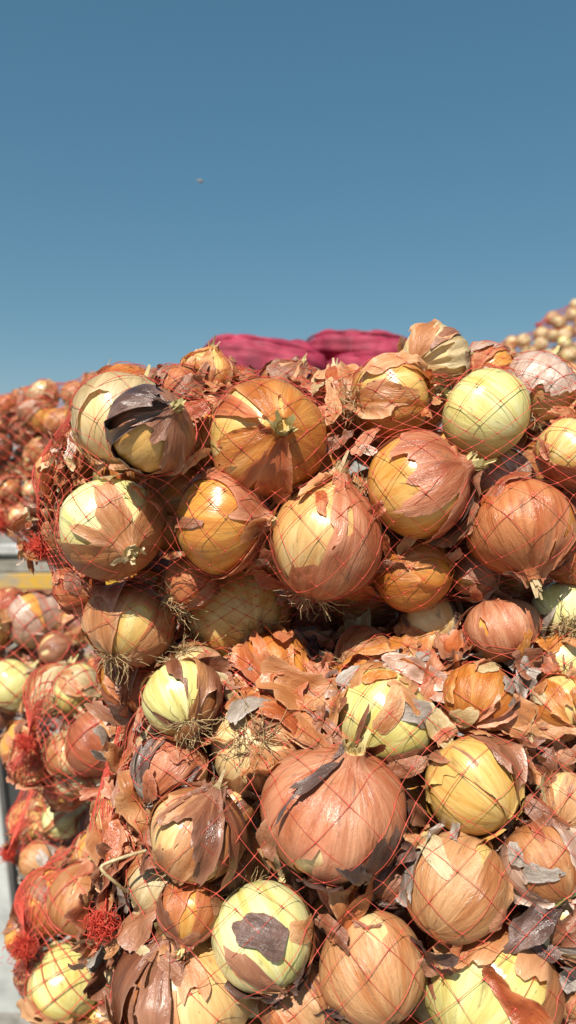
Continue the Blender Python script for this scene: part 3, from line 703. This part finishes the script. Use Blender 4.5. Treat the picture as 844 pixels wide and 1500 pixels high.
 (SD1, 78, 1015, 78, 1.1, (.2, .9, -.2), 'cream', 'tan', .92, None, 'straw', .5, None, 0, 'tan papery onion beside the small pale green one'),
 (SD1, 98, 1105, 58, 1.1, (-.1, .9, .1), 'cream', 'tan', .8, None, 'straw', .4, None, 0, 'slim tan onion beside the glossy rose one'),
 (SD1, 45, 1120, 60, 1.1, (-.3, .9, .1), 'cream', 'tan', .85, None, 'pink', .3, None, 0, 'tan rose onion behind a red knot in the small sack'),
 (SD1, 160, 1010, 60, 1.0, (.2, .9, .1), 'amber', 'copper', .9, None, 'brown', .4, None, 0, 'copper brown onion under the upper sack end'),
 (SD2, 52, 908, 86, .92, (-.5, .6, .2), 'amber', 'silver', .95, None, 'brown', .2, (0, -.8, .4), 0, 'shiny silvery rose onion on top of the sack behind'),
 (SD2, 15, 1003, 76, .95, (.1, .8, .2), 'green', 'straw', .35, (-.3, .3, .8), 'tan', .2, None, 0, 'pale green onion at the end of the sack behind'),
 (SD3, 46, 1203, 66, .95, (.3, .8, .1), 'yellow', 'orange', .4, (0, .2, .8), None, 0, None, 0, 'bright yellow orange onion in the sack near the grey block wall'),
 (SD3, 95, 1196, 62, 1.15, (.5, .8, .1), 'green', 'straw', .4, None, 'tan', .3, None, 0, 'pale green split onion next to the bright yellow orange one'),
 (SD3, 130, 1168, 50, .95, (-.4, .3, .8), 'cream', 'straw', .95, None, 'grey', .3, None, 0, 'small dull straw onion with its neck facing out'),
 (SD3, 60, 1262, 64, .95, (-.3, .6, .3), 'cream', 'tan', .9, None, 'grey', .4, None, 0, 'tan grey onion below the bright yellow orange one'),
 (SD4, 72, 1322, 92, 1.05, (.2, .9, -.1), 'amber', 'copper', .95, None, 'brown', .35, (.5, .4, .5), 0, 'brown copper onion under dense red net above a red knot'),
 (SD4, 120, 1318, 96, 1.05, (.3, .9, -.1), 'cream', 'tan', .95, None, 'pink', .3, (.3, -.5, .5), 0, 'tan rose onion leaning on the knot of the lower sack'),
 (SD4, 96, 1442, 108, .98, (-.6, .6, .3), 'green', 'straw', .30, (0, .1, .9), 'tan', .28, (-.1, .9, .3), 0, 'big pale green onion in the lowest sack beside the red tuft'),
 (SD4, 150, 1500, 84, .95, (.2, .8, .2), 'yellow', 'straw', .5, None, 'tan', .2, None, 0, 'yellow onion below the big pale green one'),
 (SD4, 172, 1440, 66, 1.0, (.2, .8, .2), 'cream', 'tan', .8, None, 'brown', .5, None, 0, 'tan brown onion between the lowest sack and the striped onion'),
]
GRP = {id(SA): 'onions in the upper net sack', id(SB): 'onions in the lower net sack', id(SD1): 'onions in the sacks behind', id(SD2): 'onions in the sacks behind',
       id(SD3): 'onions in the sacks behind', id(SD4): 'onions in the sacks behind', id(SC1): 'onions in the far stack', id(SC2): 'onions in the far stack'}
BIAS = {'dark brown onion with blackened': -0.045, 'copper onion in deep shade': 0.09, 'small rose copper onion below': 0.05, 'shaded copper onion below': 0.03,
        'pale striped onion below': 0.04, 'small brown onion with dry': 0.03, 'orange onion under the gathered': 0.02}
KEEP_NECK = ('cut neck', 'frayed neck', 'neck stub', 'neck downwards', 'tall neck', 'tall peach', 'neck facing', 'root plate', 'big onion striped')
for k, h in enumerate(HERO):
    sk, px, py, wpx, e, ax, fl, skn, cov, bare, dry, dcov, dbare, root, label = h
    if ax[1] > 0.45 and ax[2] > -0.45 and not any(t in label for t in KEEP_NECK) and k % 5:
        ax = (ax[0] + 0.8 * math.sin(k * 2.4), ax[1] * 0.75, -0.75)
    bias = next((v for t, v in BIAS.items() if t in label), 0.0)
    scov = 0.0
    if sk is SB:
        dcov = min(0.6, dcov * 1.25 + 0.03); dry = dry or 'brown'
        if k % 3 != 1 and 'smooth' not in label: scov = 0.05 + 0.05 * ((k * 7) % 5) / 4
    elif sk is SA and k % 3 == 0: scov = 0.04
    R = 0.04
    for _ in range(4):
        d = sk.hit(px, py, R * 0.95 + 1.3 * max(0, 0.043 - R))
        if sk is SB and py < 1045: d = min(d, 0.655 - (py - 890) * 0.00030)
        R = wpx * d / (2 * FPX)
    d += bias; R = wpx * d / (2 * FPX); c = P(px, py, d)
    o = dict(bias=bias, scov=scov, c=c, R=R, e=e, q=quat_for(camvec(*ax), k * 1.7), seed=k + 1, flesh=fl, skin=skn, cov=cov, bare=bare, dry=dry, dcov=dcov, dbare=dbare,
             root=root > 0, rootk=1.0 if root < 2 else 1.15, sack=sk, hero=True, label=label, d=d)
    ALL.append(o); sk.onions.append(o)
# settle overlapping neighbours: push the deeper one back along its own line of sight
for it in range(40):
    for i in range(len(ALL)):
        for j in range(i + 1, len(ALL)):
            a, b = ALL[i], ALL[j]
            v = b['c'] - a['c']; need = (0.90 if a['sack'] is b['sack'] else 0.74) * (a['R'] + b['R']); L = v.length
            if L < need:
                far, near = (b, a) if b['d'] - 2.2 * b['R'] + 2 * b['bias'] > a['d'] - 2.2 * a['R'] + 2 * a['bias'] else (a, b)
                s = min(0.004, (need - L) * 0.5)
                ray = (far['c'] - CAM).normalized(); k = 1 + s / (far['c'] - CAM).length
                far['c'] = CAM + (far['c'] - CAM) * k; far['R'] *= k; far['d'] *= k

ADJ = {'tan': 'tan skinned', 'copper': 'copper skinned', 'orange': 'orange skinned', 'pink': 'rose skinned', 'straw': 'straw coloured', 'brown': 'dark brown skinned'}
HP = np.array([(*proj(o['c']), o['R']) for o in ALL])
def fill(sk, tries, rr, m_extra, label, lod, palette, view_margin=120, deep=0.25, facing=-0.25, cap=400, gap=0.93, seed0=0):
    n = 0; CR = np.zeros((0, 4))
    lo = np.array([sk.x0, sk.yc - sk.a - abs(sk.shear), sk.zc - sk.b]); hi = np.array([sk.x1, sk.yc + sk.a + abs(sk.shear), sk.zc + sk.b])
    for t in range(tries):
        p = lo + rng.random(3) * (hi - lo); R = rng.uniform(*rr)
        fv = float(sk.f(p, R * 0.95 + m_extra)[0])
        if fv > 0 or fv < -deep: continue
        x, y, d = proj(p)
        if not (-view_margin < x < 844 + view_margin and -view_margin < y < 1500 + view_margin): continue
        if sk is SB and x < 215 and 1225 < y < 1400: continue
        nv_ = np.array([0, (p[1] - sk.yc) / sk.a, (p[2] - sk.zc) / sk.b]); nv_[0] = -0.6 if p[0] < sk.x0 + sk.tp else 0
        tc = np.array(CAM) - p; tc /= np.linalg.norm(tc)
        if nv_ @ tc < facing * np.linalg.norm(nv_): continue
        if ((np.hypot(x - HP[:, 0], y - HP[:, 1]) < 0.92 * HP[:, 3] / HP[:, 2] * FPX + 0.35 * R / d * FPX) & (d - R * 0.6 < HP[:, 2])).any(): continue
        c = Vector(p)
        if CR.shape[0] < len(ALL): CR = np.vstack([CR, [(*o['c'], o['R']) for o in ALL[CR.shape[0]:]]])
        if (np.linalg.norm(CR[:, :3] - p, axis=1) < gap * (CR[:, 3] + R)).any(): continue
        a = Vector(rng.normal(0, 1, 3)); fl, skn, dry = palette[int(rng.integers(len(palette)))]
        o = dict(c=c, R=R, e=1.0, q=quat_for(a.normalized(), float(rng.uniform(0, 6.28))), seed=int(1000 + seed0 + len(ALL)), flesh=fl, skin=skn, cov=.8, dry=dry,
                 dcov=.2, root=rng.random() < 0.35, sack=sk, hero=False, label=ADJ[skn] + ' ' + label, bias=0.0, lod=lod, d=d)
        ALL.append(o); sk.onions.append(o); n += 1
        if n >= cap: break
    return n
PAL = [('cream', 'tan', 'brown'), ('amber', 'copper', 'tan'), ('amber', 'orange', 'tan'), ('yellow', 'pink', 'brown'), ('green', 'tan', 'straw'), ('amber', 'copper', 'brown')]
PALB = [('cream', 'tan', 'brown'), ('cream', 'pink', 'brown'), ('cream', 'straw', 'tan'), ('amber', 'tan', 'brown'), ('amber', 'copper', 'brown'), ('cream', 'brown', 'tan')]
PALF = [('cream', 'straw', 'straw'), ('green', 'straw', 'straw'), ('cream', 'straw', 'tan'), ('green', 'straw', 'silver')]
# onions behind the front ones, and the rest of each visible side
nA = fill(SA, 9000, (0.030, 0.040), 0.010, 'onion lying deeper in the upper sack behind its front onions', 1, PAL[1:3] + PAL[5:], 60, deep=0.8, facing=-0.5)
nB = fill(SB, 12000, (0.026, 0.038), 0.004, 'onion lying deeper in the lower sack behind its front onions', 1, PALB, 60, deep=0.6)
fill(SA, 14000, (0.021, 0.030), 0.030, 'small onion deep inside the upper sack, glimpsed through a gap', 1, PAL[1:3] + PAL[5:], 30, deep=0.9, facing=-1.0)
fill(SB, 14000, (0.021, 0.030), 0.030, 'small onion deep inside the lower sack, glimpsed through a gap', 1, PALB, 30, deep=0.9, facing=-1.0)
for sk, lb in ((SD1, 'onion deeper in the small sack beside the lower sack'), (SD2, 'onion in the sack behind, below the shiny silvery rose one'),
               (SD3, 'onion in the sack near the grey block wall'), (SD4, 'onion deeper in the lowest sack around the big pale green one')):
    fill(sk, 12000, (0.027, 0.038), 0.0, lb, 1, PALB, 20, deep=0.7, gap=0.87)
fill(SC1, 16000, (0.027, 0.043), 0.0, 'onion in the upper sack of the far stack', 2, PALB, 30, deep=0.9, facing=-0.4, gap=0.86)
fill(SC2, 16000, (0.027, 0.043), 0.0, 'onion in the lower sack of the far stack', 2, PALB, 30, deep=0.9, facing=-0.4, gap=0.86)
fill(SC1, 9000, (0.021, 0.028), 0.02, 'small onion in the upper sack of the far stack', 2, PALB, 30, deep=1.0, facing=-1.0, gap=0.86)
fill(SC2, 9000, (0.021, 0.028), 0.02, 'small onion in the lower sack of the far stack', 2, PALB, 30, deep=1.0, facing=-1.0, gap=0.86)
fill(SB, 14000, (0.020, 0.030), -0.004, 'onion squeezed into the lower sack', 1, PALB, 40, deep=0.5, gap=0.88)
fill(SB, 9000, (0.026, 0.034), 0.06, 'onion deep inside the lower sack', 1, PALB, 60, deep=1.0, facing=-1.0)
# pale stack farther off
SF = [Sack(P(700, 520, 4.3).x, P(1050, 520, 4.3).x, 4.35, Z0 + 0.60, 0.30, 0.20, 0.5), Sack(P(620, 520, 4.1).x, P(1050, 520, 4.1).x, 4.25, Z0 + 0.31, 0.33, 0.24, 0.55),
      Sack(P(790, 520, 4.3).x, P(1150, 520, 4.3).x, 4.4, Z0 + 0.79, 0.28, 0.17, 0.35)]
for q, sk in enumerate(SF):
    fill(sk, 20000, (0.034, 0.046), 0.0, ['onion in the middle sack of the pale distant stack', 'onion in the lowest sack of the pale distant stack',
         'onion in the topmost sack of the pale distant stack'][q], 2, PALF, 12, deep=0.7, facing=-0.2, gap=0.86)
    GRP[id(sk)] = 'onions in the pale distant stack'
def seen_counts(cams, step=5):
    C = np.array([tuple(o['c']) for o in ALL]); R = np.array([o['R'] for o in ALL]); tot = np.zeros(len(ALL), int)
    gx, gy = np.meshgrid(np.arange(-20, 870, step), np.arange(430, 1510, step)); D = []
    for x, y in zip(gx.ravel().tolist(), gy.ravel().tolist()): D.append(tuple((RIGHT * ((x - 422) / FPX) - UP * ((y - 750) / FPX) + FWD)))
    D = np.array(D); D /= np.linalg.norm(D, axis=1, keepdims=True)
    for cpos in cams:
        best = np.full(len(D), 1e9); who = np.full(len(D), -1)
        for k in range(len(ALL)):
            v = C[k] - np.array(cpos); b = D @ v; h = b * b - (v @ v - R[k]**2)
            t = np.where(h > 0, b - np.sqrt(np.maximum(h, 0)), 1e9); up = t < best
            best[up] = t[up]; who[up] = k
        tot = np.maximum(tot, np.bincount(who[who >= 0], minlength=len(ALL)))
    return tot
cnt = seen_counts([CAM, CAM + Vector((-0.06, 0, 0.02)), CAM + Vector((0.06, 0, 0.0))])
for o, k in zip(ALL, cnt.tolist()): o['seen'] = k
drop = [o for o in ALL if not o['hero'] and o['seen'] < (9 if o['lod'] == 1 else 7)]
for o in drop: ALL.remove(o); o['sack'].onions.remove(o)
STOP = {'the', 'of', 'with', 'a', 'and', 'in', 'its', 'on', 'to', 'at', 'by', 'under', 'above', 'below', 'behind', 'where', 'beside', 'over', 'between', 'an', 'next', 'just', 'half', 'one', 'big', 'dark'}
def short(t):
    w_ = t.replace(',', '').split()[:8]
    while w_[-1] in STOP: w_.pop()
    return ' '.join(w_)
for o in ALL:
    if o['hero'] or o['sack'] in (SC1, SC2) or o['sack'] in SF: continue
    x, y, _ = proj(o['c']); hs_ = [h for h in ALL if h['hero'] and h['sack'] is o['sack']]
    if not hs_: continue
    h = min(hs_, key=lambda q: math.hypot(proj(q['c'])[0] - x, proj(q['c'])[1] - y))
    o['label'] = (ADJ[o['skin']] + ' onion tucked behind the ' + short(h['label']))
for o in ALL:
    lod = 0 if (o['hero'] and o['R'] / o['d'] * FPX > 30) else (1 if o['hero'] else o['lod'])
    if o['hero'] and lod == 1: lod = 0
    build_onion(o, lod, o['label'], GRP[id(o['sack'])])
print('ONIONS', len(ALL), nA, nB)

# ---------------------------------------------------------------- nets
make_sack(SA, P(66, 797, 0.70), 0.0150, 'red net sack of large onions on top, knotted end beside the far stack', tdir=(-0.8, -0.4, -0.1), tk=0.8)
make_sack(SB, P(157, 1350, 0.585), 0.0215, 'red net sack of large onions underneath the upper one, with knotted red end', tdir=(-0.7, -0.5, 0.3), tk=0.9)
make_sack(SD1, P(42, 1087, 1.02), 0.024, 'small red net sack holding the glossy rose copper onion', tdir=(-0.8, -0.3, 0.2), rad=0.0006)
make_sack(SD2, P(-60, 1000, 1.35), 0.026, 'red net sack behind, topped by the shiny silvery rose onion', rad=0.0006)
make_sack(SD3, P(14, 1250, 1.26), 0.024, 'red net sack near the grey block wall', rad=0.0006, tk=0.9)
make_sack(SD4, P(38, 1385, 1.0), 0.022, 'lowest red net sack holding the big pale green onion', tdir=(-0.4, -0.6, 0.5), rad=0.0006, tk=1.25)
make_sack(SC1, P(-20, 650, 1.78), 0.030, 'upper net sack of the far stack of small brown onions', rad=0.0007, kr=0.0016, iters=45)
make_sack(SC2, P(-2, 765, 1.72), 0.030, 'lower net sack of the far stack with red tied end', rad=0.0007, kr=0.0016, iters=45, tk=2.2)
for q, sk in enumerate(SF):
    make_sack(sk, (sk.x0, sk.yc - 0.05, sk.zc), 0.055, ['middle net sack of the pale distant stack', 'lowest net sack of the pale distant stack', 'topmost net sack of the pale distant stack'][q], rad=0.0010, kr=0.002, iters=35)

# ---------------------------------------------------------------- loose flakes, each parented to the onion it clings to
def place_flakes(sk, count, mats, size, hug_share, weight=None, seed=0, big=0.0):
    g = np.random.default_rng(900 + seed)
    X = sk.net; Nr, Nc, _ = X.shape
    nx = np.roll(X, -1, 0) - np.roll(X, 1, 0); ny = np.roll(X, -1, 1) - np.roll(X, 1, 1)
    N = np.cross(nx, ny); N /= np.linalg.norm(N, axis=2, keepdims=True) + 1e-9
    ctr = np.stack([X[..., 0], np.full(X.shape[:2], sk.yc), np.full(X.shape[:2], sk.zc)], 2)
    N = np.where(((X - ctr) * N).sum(2, keepdims=True) < 0, -N, N)
    Xf = X[3:-2].reshape(-1, 3); Nf = N[3:-2].reshape(-1, 3)
    tc = np.array(CAM) - Xf; tc /= np.linalg.norm(tc, axis=1, keepdims=True)
    ok = in_view(Xf, 30) & ((Nf * tc).sum(1) > -0.15)
    Xf, Nf = Xf[ok], Nf[ok]
    if not len(Xf): return
    C = np.array([o['c'] for o in sk.onions]); R = np.array([o['R'] for o in sk.onions])
    D = np.linalg.norm(Xf[:, None] - C[None], axis=2) - R[None]
    near = D.argmin(1); gap = D.min(1)
    wgt = 0.12 + np.clip(gap / 0.012, 0, 1.5)
    if weight is not None: wgt = wgt * np.array([weight(*proj(p)) for p in Xf])
    wgt /= wgt.sum()
    for q in g.choice(len(Xf), count, p=wgt):
        o = sk.onions[near[q]]; hug = gap[q] < 0.006 and g.random() < 0.8
        n_ = Vector(Nf[q])
        if hug:
            n_ = (Vector(Xf[q]) - o['c']).normalized(); p = Vector(o['c']) + n_ * (o['R'] * 1.055 + 0.0008)
            me = FLAKE_H[int(g.integers(len(FLAKE_H)))]
            # some tilt off the surface at one edge
            s = o['R'] * g.uniform(0.30, 0.72)
            n_ = (n_ + Vector(g.normal(0, 0.10, 3))).normalized()
        else:
            p = Vector(Xf[q]) - n_ * (0.002 + g.random() * max(gap[q], 0) * 0.85)
            me = FLAKE_C[int(g.integers(len(FLAKE_C)))]; s = g.uniform(*size) * (1.5 if g.random() < big else 1)
            n_ = (n_ + Vector(g.normal(0, 0.38, 3))).normalized()
        if hug and g.random() > hug_share: continue
        qt = quat_for(n_, float(g.uniform(0, 6.28)))
        W = Matrix.Translation(p) @ qt.to_matrix().to_4x4() @ Matrix.Diagonal((s, s * g.uniform(0.7, 1.0), s, 1))
        f = link('skin_flake', me, o['ob'], M[mats[int(g.integers(len(mats)))]])
        f.matrix_parent_inverse = Matrix.Identity(4); f.matrix_basis = o['M'].inverted() @ W
FM = ['tan', 'tan', 'pink', 'copper', 'brown', 'brown', 'straw', 'brown', 'dark', 'grey']
place_flakes(SA, 230, ['tan', 'pink', 'copper', 'copper', 'tan', 'brown', 'silver', 'straw'], (0.010, 0.022), 0.45, lambda x, y, d: 1.0 + 1.6 * (y < 600) + 1.2 * (x < 150), 1)
place_flakes(SB, 780, FM, (0.011, 0.029), 0.7, lambda x, y, d: 1.0 + 2.6 * (y < 1080) + 0.8 * (x > 740) + 0.5 * (x < 320), 2, 0.15)
place_flakes(SB, 210, ['tan', 'tan', 'pink', 'straw', 'brown', 'orange', 'silver', 'brown', 'grey'], (0.015, 0.034), 0.9, lambda x, y, d: 1.0 * (x > 440 and 885 < y < 1085) + 1e-6, 21, 0.2)
for k, sk in enumerate((SD1, SD2, SD3, SD4)): place_flakes(sk, 90, FM, (0.010, 0.024), 0.5, None, 3 + k)
place_flakes(SC1, 170, FM[:8], (0.016, 0.036), 0.5, None, 8); place_flakes(SC2, 150, FM[:8], (0.016, 0.036), 0.5, None, 9)

# ---------------------------------------------------------------- magenta sacks on the stack beyond
def lumpy_sack(name, c, half, rotz, label, seed, tilt=0.0):
    g = np.random.default_rng(seed); nu, nv = 120, 60
    u = np.linspace(0, 2 * np.pi, nu, endpoint=False); v = np.linspace(-1, 1, nv)
    VV, UU = np.meshgrid(v, u, indexing='ij')
    e = 2 / 2.6
    gx = np.sqrt(np.clip(1 - np.abs(VV)**3.2, 0.0004, 1))
    cs, sn = np.cos(UU), np.sin(UU)
    X = np.stack([VV * half[0], half[1] * gx * np.sign(cs) * np.abs(cs)**e, half[2] * gx * np.sign(sn) * np.abs(sn)**e], 2).reshape(-1, 3)
    # bulges of the onions packed inside
    pts = []
    for _ in range(6000):
        k = g.integers(len(X)); p = X[k] * 0.9
        if all(np.linalg.norm(p - q) > 0.062 for q in pts): pts.append(p)
    pts = np.array(pts)
    D = np.linalg.norm(X[:, None] - pts[None], axis=2).min(1)
    N = X / (np.array(half)**2); N /= np.linalg.norm(N, axis=1, keepdims=True) + 1e-9
    X = X + N * (0.009 * np.clip(1 - (D / 0.045)**2, -0.3, 1))[:, None]
    ang = np.arctan2(X[:, 2], X[:, 1])
    X = X + N * (0.012 * vnoise(np.stack([X[:, 0] * 9, np.cos(ang) * 2.5, np.sin(ang) * 2.5], 1), seed) + 0.009 * vnoise(np.stack([X[:, 0] * 7, np.cos(ang) * 8, np.sin(ang) * 8], 1), seed + 4))[:, None]
    me = mesh_np('mesh_cloth', X, grid_faces(nu, nv))
    root = bpy.data.objects.new(name, None); COL.objects.link(root)
    root.location = c; root.rotation_euler = (0, tilt, rotz); tag(root, label, 'onion sack', 'magenta mesh sacks on the stack beyond')
    link('mesh_cloth', me, root, M['magenta'])
    # stitched seam along the bag and its tied ends
    sv = np.linspace(-0.96, 0.96, 40); gz = np.sqrt(1 - np.abs(sv)**3.2)
    PL = np.stack([sv * half[0], -half[1] * gz * 0.80, half[2] * gz * 0.70 + 0.012], 1)[None]
    V, F = tubes(PL, 0.004, 5); link('seam', mesh_np('seam', V, F), root, M['magenta'])
    for s in (-1, 1):
        t = link('tied_end', TUFTS[0], root, M['magenta']); t.location = (s * half[0], 0, 0); t.rotation_euler = (0, s * math.pi / 2, 0); t.scale = (1.6,) * 3
    return root
lumpy_sack('magenta_sack', P(386, 550, 2.4), (0.20, 0.15, 0.105), 0.10, 'smooth magenta mesh sack lying alone on the stack beyond', 1, 0.15)
lumpy_sack('magenta_sack', P(528, 519, 2.55), (0.18, 0.15, 0.055), -0.12, 'ribbed magenta mesh sack lying on top of another magenta one', 2, 0.06)
lumpy_sack('magenta_sack', P(560, 558, 2.45), (0.19, 0.15, 0.075), -0.05, 'magenta mesh sack pressed flat under a ribbed one', 3, 0.03)

M['leaf'] = plain('green_leaf', (0.16, 0.30, 0.08), 0.5, 0.2, 0.3, 60)
# ---------------------------------------------------------------- straws and scraps
def ribbon(name, pts, width, mat, label, cat, thick=0.0012, group=None):
    p = np.array([tuple(x) for x in pts]); V, F = tubes(p[None], width / 2, 6)
    me = mesh_np(name, V, F, attrs={'sk': ('FLOAT_VECTOR', V * 14), 'edge': ('FLOAT', np.zeros(len(V)))})
    o = link(name, me, None, M[mat]); return tag(o, label, cat, group)
def sp(*a):  # smooth polyline through pixel points (px, py, depth)
    q = np.array([tuple(P(*x)) for x in a]); n = len(q); t = np.linspace(0, 1, (n - 1) * 5 + 1)
    return np.stack([catmull(None or np.arange(n), q[:, k], t) for k in range(3)], 1)
ribbon('dry_straw', sp((214, 1246, .575), (180, 1256, .565), (150, 1268, .56), (152, 1278, .558), (168, 1292, .56), (184, 1306, .57)), 0.0024, 'straw', 'bent dry straw folded over the knot of the lower sack', 'straw')
ribbon('dry_straw', sp((222, 688, .66), (245, 668, .64), (268, 642, .635), (284, 622, .64)), 0.0042, 'straw', 'flat straw blade slanting below the dark brown onion', 'straw')
ribbon('leaf_shred', sp((815, 1327, .55), (828, 1317, .547), (850, 1306, .55)), 0.0024, 'leaf', 'thin green leaf shred on the lower sack', 'leaf') if 'leaf' in M else None
ribbon('dry_straw', sp((148, 548, .80), (156, 538, .80), (163, 526, .80)), 0.0010, 'straw', 'hair thin straw sticking up from the upper sack crest', 'straw')

# ---------------------------------------------------------------- ground, wall, post
m, n, l = nodes_of('yard_concrete')
out = n.new('ShaderNodeOutputMaterial'); b = n.new('ShaderNodeBsdfPrincipled'); tc = n.new('ShaderNodeTexCoord')
f1 = noise_n(n, l, tc.outputs['Object'], 0.7, 8, 0.7); f2 = noise_n(n, l, tc.outputs['Object'], 14, 6, 0.7)
c = ramp(n, l, f1, [(0.3, (0.13, 0.12, 0.105)), (0.5, (0.20, 0.19, 0.17)), (0.7, (0.30, 0.285, 0.25))])
c = mix_c(n, l, 0.45, c, ramp(n, l, f2, [(0.35, (0.10, 0.09, 0.08)), (0.7, (0.52, 0.48, 0.42))]))
l.new(c, b.inputs['Base Color']); b.inputs['Roughness'].default_value = 0.85; l.new(b.outputs[0], out.inputs[0]); M['yard'] = m
def sheet(name, x0, x1, y0, y1, z, mat):
    me = mesh_np(name, np.array([(x0, y0, z), (x1, y0, z), (x1, y1, z), (x0, y1, z)]), [(0, 1, 2, 3)], False)
    return link(name, me, None, mat)
tag(sheet('ground', -900, 900, -200, 2500, 0.0, M['yard']), kind='structure')
def worn(name, col, under, thr):
    m, n, l = nodes_of(name)
    out = n.new('ShaderNodeOutputMaterial'); b = n.new('ShaderNodeBsdfPrincipled'); tc = n.new('ShaderNodeTexCoord')
    f = noise_n(n, l, tc.outputs['Object'], 2.6, 8, 0.72, 0.6)
    c = ramp(n, l, f, [(thr - 0.05, under), (thr + 0.05, col)])
    l.new(c, b.inputs['Base Color']); b.inputs['Roughness'].default_value = 0.7; l.new(b.outputs[0], out.inputs[0]); return m
M['plank'] = worn('weathered_yellow_plank', (0.52, 0.29, 0.025), (0.26, 0.235, 0.19), 0.43)
M['plank_grey'] = worn('weathered_grey_plank', (0.32, 0.30, 0.255), (0.17, 0.15, 0.12), 0.45)
M['rail_white'] = worn('worn_white_rail', (0.46, 0.47, 0.46), (0.25, 0.235, 0.21), 0.42)
# grey block wall
def block_mesh(L, D, Hh, bev=0.008):
    import bmesh
    bm = bmesh.new(); bmesh.ops.create_cube(bm, size=1)
    for v in bm.verts: v.co = Vector((v.co.x * L, v.co.y * D, v.co.z * Hh))
    bmesh.ops.bevel(bm, geom=list(bm.edges), offset=bev, segments=1, affect='EDGES')
    me = bpy.data.meshes.new('block'); bm.to_mesh(me); bm.free(); return me
M['block'] = plain('grey_block', (0.36, 0.345, 0.31), 0.85, 0, 0.3, 9)
M['white_board'] = plain('white_board_paint', (0.42, 0.43, 0.415), 0.5, 0, 0.3, 8)
wall = bpy.data.objects.new('block_wall', None); COL.objects.link(wall); wp = P(20, 1100, 2.15)
wall.location = (wp.x, wp.y, 0); tag(wall, 'low wall of light grey concrete blocks beside the sacks', 'wall')
bme = block_mesh(0.39, 0.14, 0.215)
top = wp.z
rows = int(top / 0.225)
for r in range(rows + 1):
    for q in range(-3, 2):
        bo = link('block', bme, wall, M['block']); bo.location = (q * 0.40 + (0.2 if r % 2 else 0) + random.uniform(-.004, .004), random.uniform(-.004, .004), top - 0.11 - r * 0.225)
M['dark_wall'] = plain('dark_mortar', (0.07, 0.065, 0.06), 0.9, 0, 0.2, 20)
co = link('mortar', block_mesh(1.9, 0.10, top - 0.02, 0.002), wall, M['dark_wall']); co.location = (-0.2, 0.0, (top - 0.02) / 2)
# timber side of a flatbed behind the stack
side = bpy.data.objects.new('truck_sideboard', None); COL.objects.link(side); side.location = (-1.25, 3.0, 0)
tag(side, 'weathered grey and yellow painted plank side of a flatbed below the far stack', 'sideboard')
zt = P(20, 797, 3.0).z
rail = link('rail', block_mesh(2.3, 0.05, 0.04, 0.006), side, M['rail_white']); rail.location = (0, -0.01, zt - 0.02)
for q in range(7):
    pk = link('plank', block_mesh(2.3, 0.03, 0.062, 0.004), side, M['plank' if q in (1, 2, 3) else 'plank_grey'])
    pk.location = (random.uniform(-.02, .02), random.uniform(-.003, .003), zt - 0.043 - 0.034 - q * 0.066); pk.rotation_euler = (0, random.uniform(-.006, .006), 0)
for xx in (-0.9, 0.1, 0.9):
    st = link('stake', block_mesh(0.06, 0.05, zt, 0.004), side, M['plank_grey']); st.location = (xx, 0.045, zt / 2 - 0.03)
# white board leaning by the wall
bp0 = P(8, 1442, 1.95)
post = link('white_board', block_mesh(0.11, 0.03, 1.0, 0.004), None, M['white_board'])
post.location = P(-18, 1270, 1.97); post.rotation_euler = (0, math.radians(-5), 0)
tag(post, 'white painted board standing upright beside the lowest sack', 'board')
edge_ = link('board_edge', block_mesh(0.012, 0.034, 1.0, 0.002), post, M['dark_wall']); edge_.location = (0.062, 0, 0)
# flying insect
M['bug'] = plain('insect_body', (0.20, 0.13, 0.07), 0.5, 0, 0.4, 300); M['wing'] = plain('insect_wing', (0.45, 0.42, 0.36), 0.4, 0.4, 0.2, 200)
g = np.linspace(-1, 1, 12); rb = np.sqrt(np.clip(1 - g**2, 0.001, 1)) * (0.75 + 0.25 * np.cos(g * 7))
UU = np.linspace(0, 2 * np.pi, 10, endpoint=False)
Vb = np.array([(x * 0.0085, math.cos(a) * r * 0.0032, math.sin(a) * r * 0.0032) for x, r in zip(g, rb) for a in UU])
bug = link('flying_insect', mesh_np('insect', Vb, grid_faces(10, 12)), None, M['bug']); bug.location = P(294, 266, 1.7); bug.rotation_euler = (0.2, -0.2, 0.5); bug.scale = (0.8,) * 3
tag(bug, 'tiny brown insect flying in the clear blue sky', 'insect')
for s in (-1, 1):
    wv = [(0.003, 0, 0.002)] + [(0.001 - 0.004 * k + 0.004, s * (0.002 + 0.009 * math.sin(k * 0.6)), 0.003 + 0.001 * k) for k in range(5)]
    link('wing', mesh_np('wing', np.array(wv), [tuple(range(6))]), bug, M['wing'])
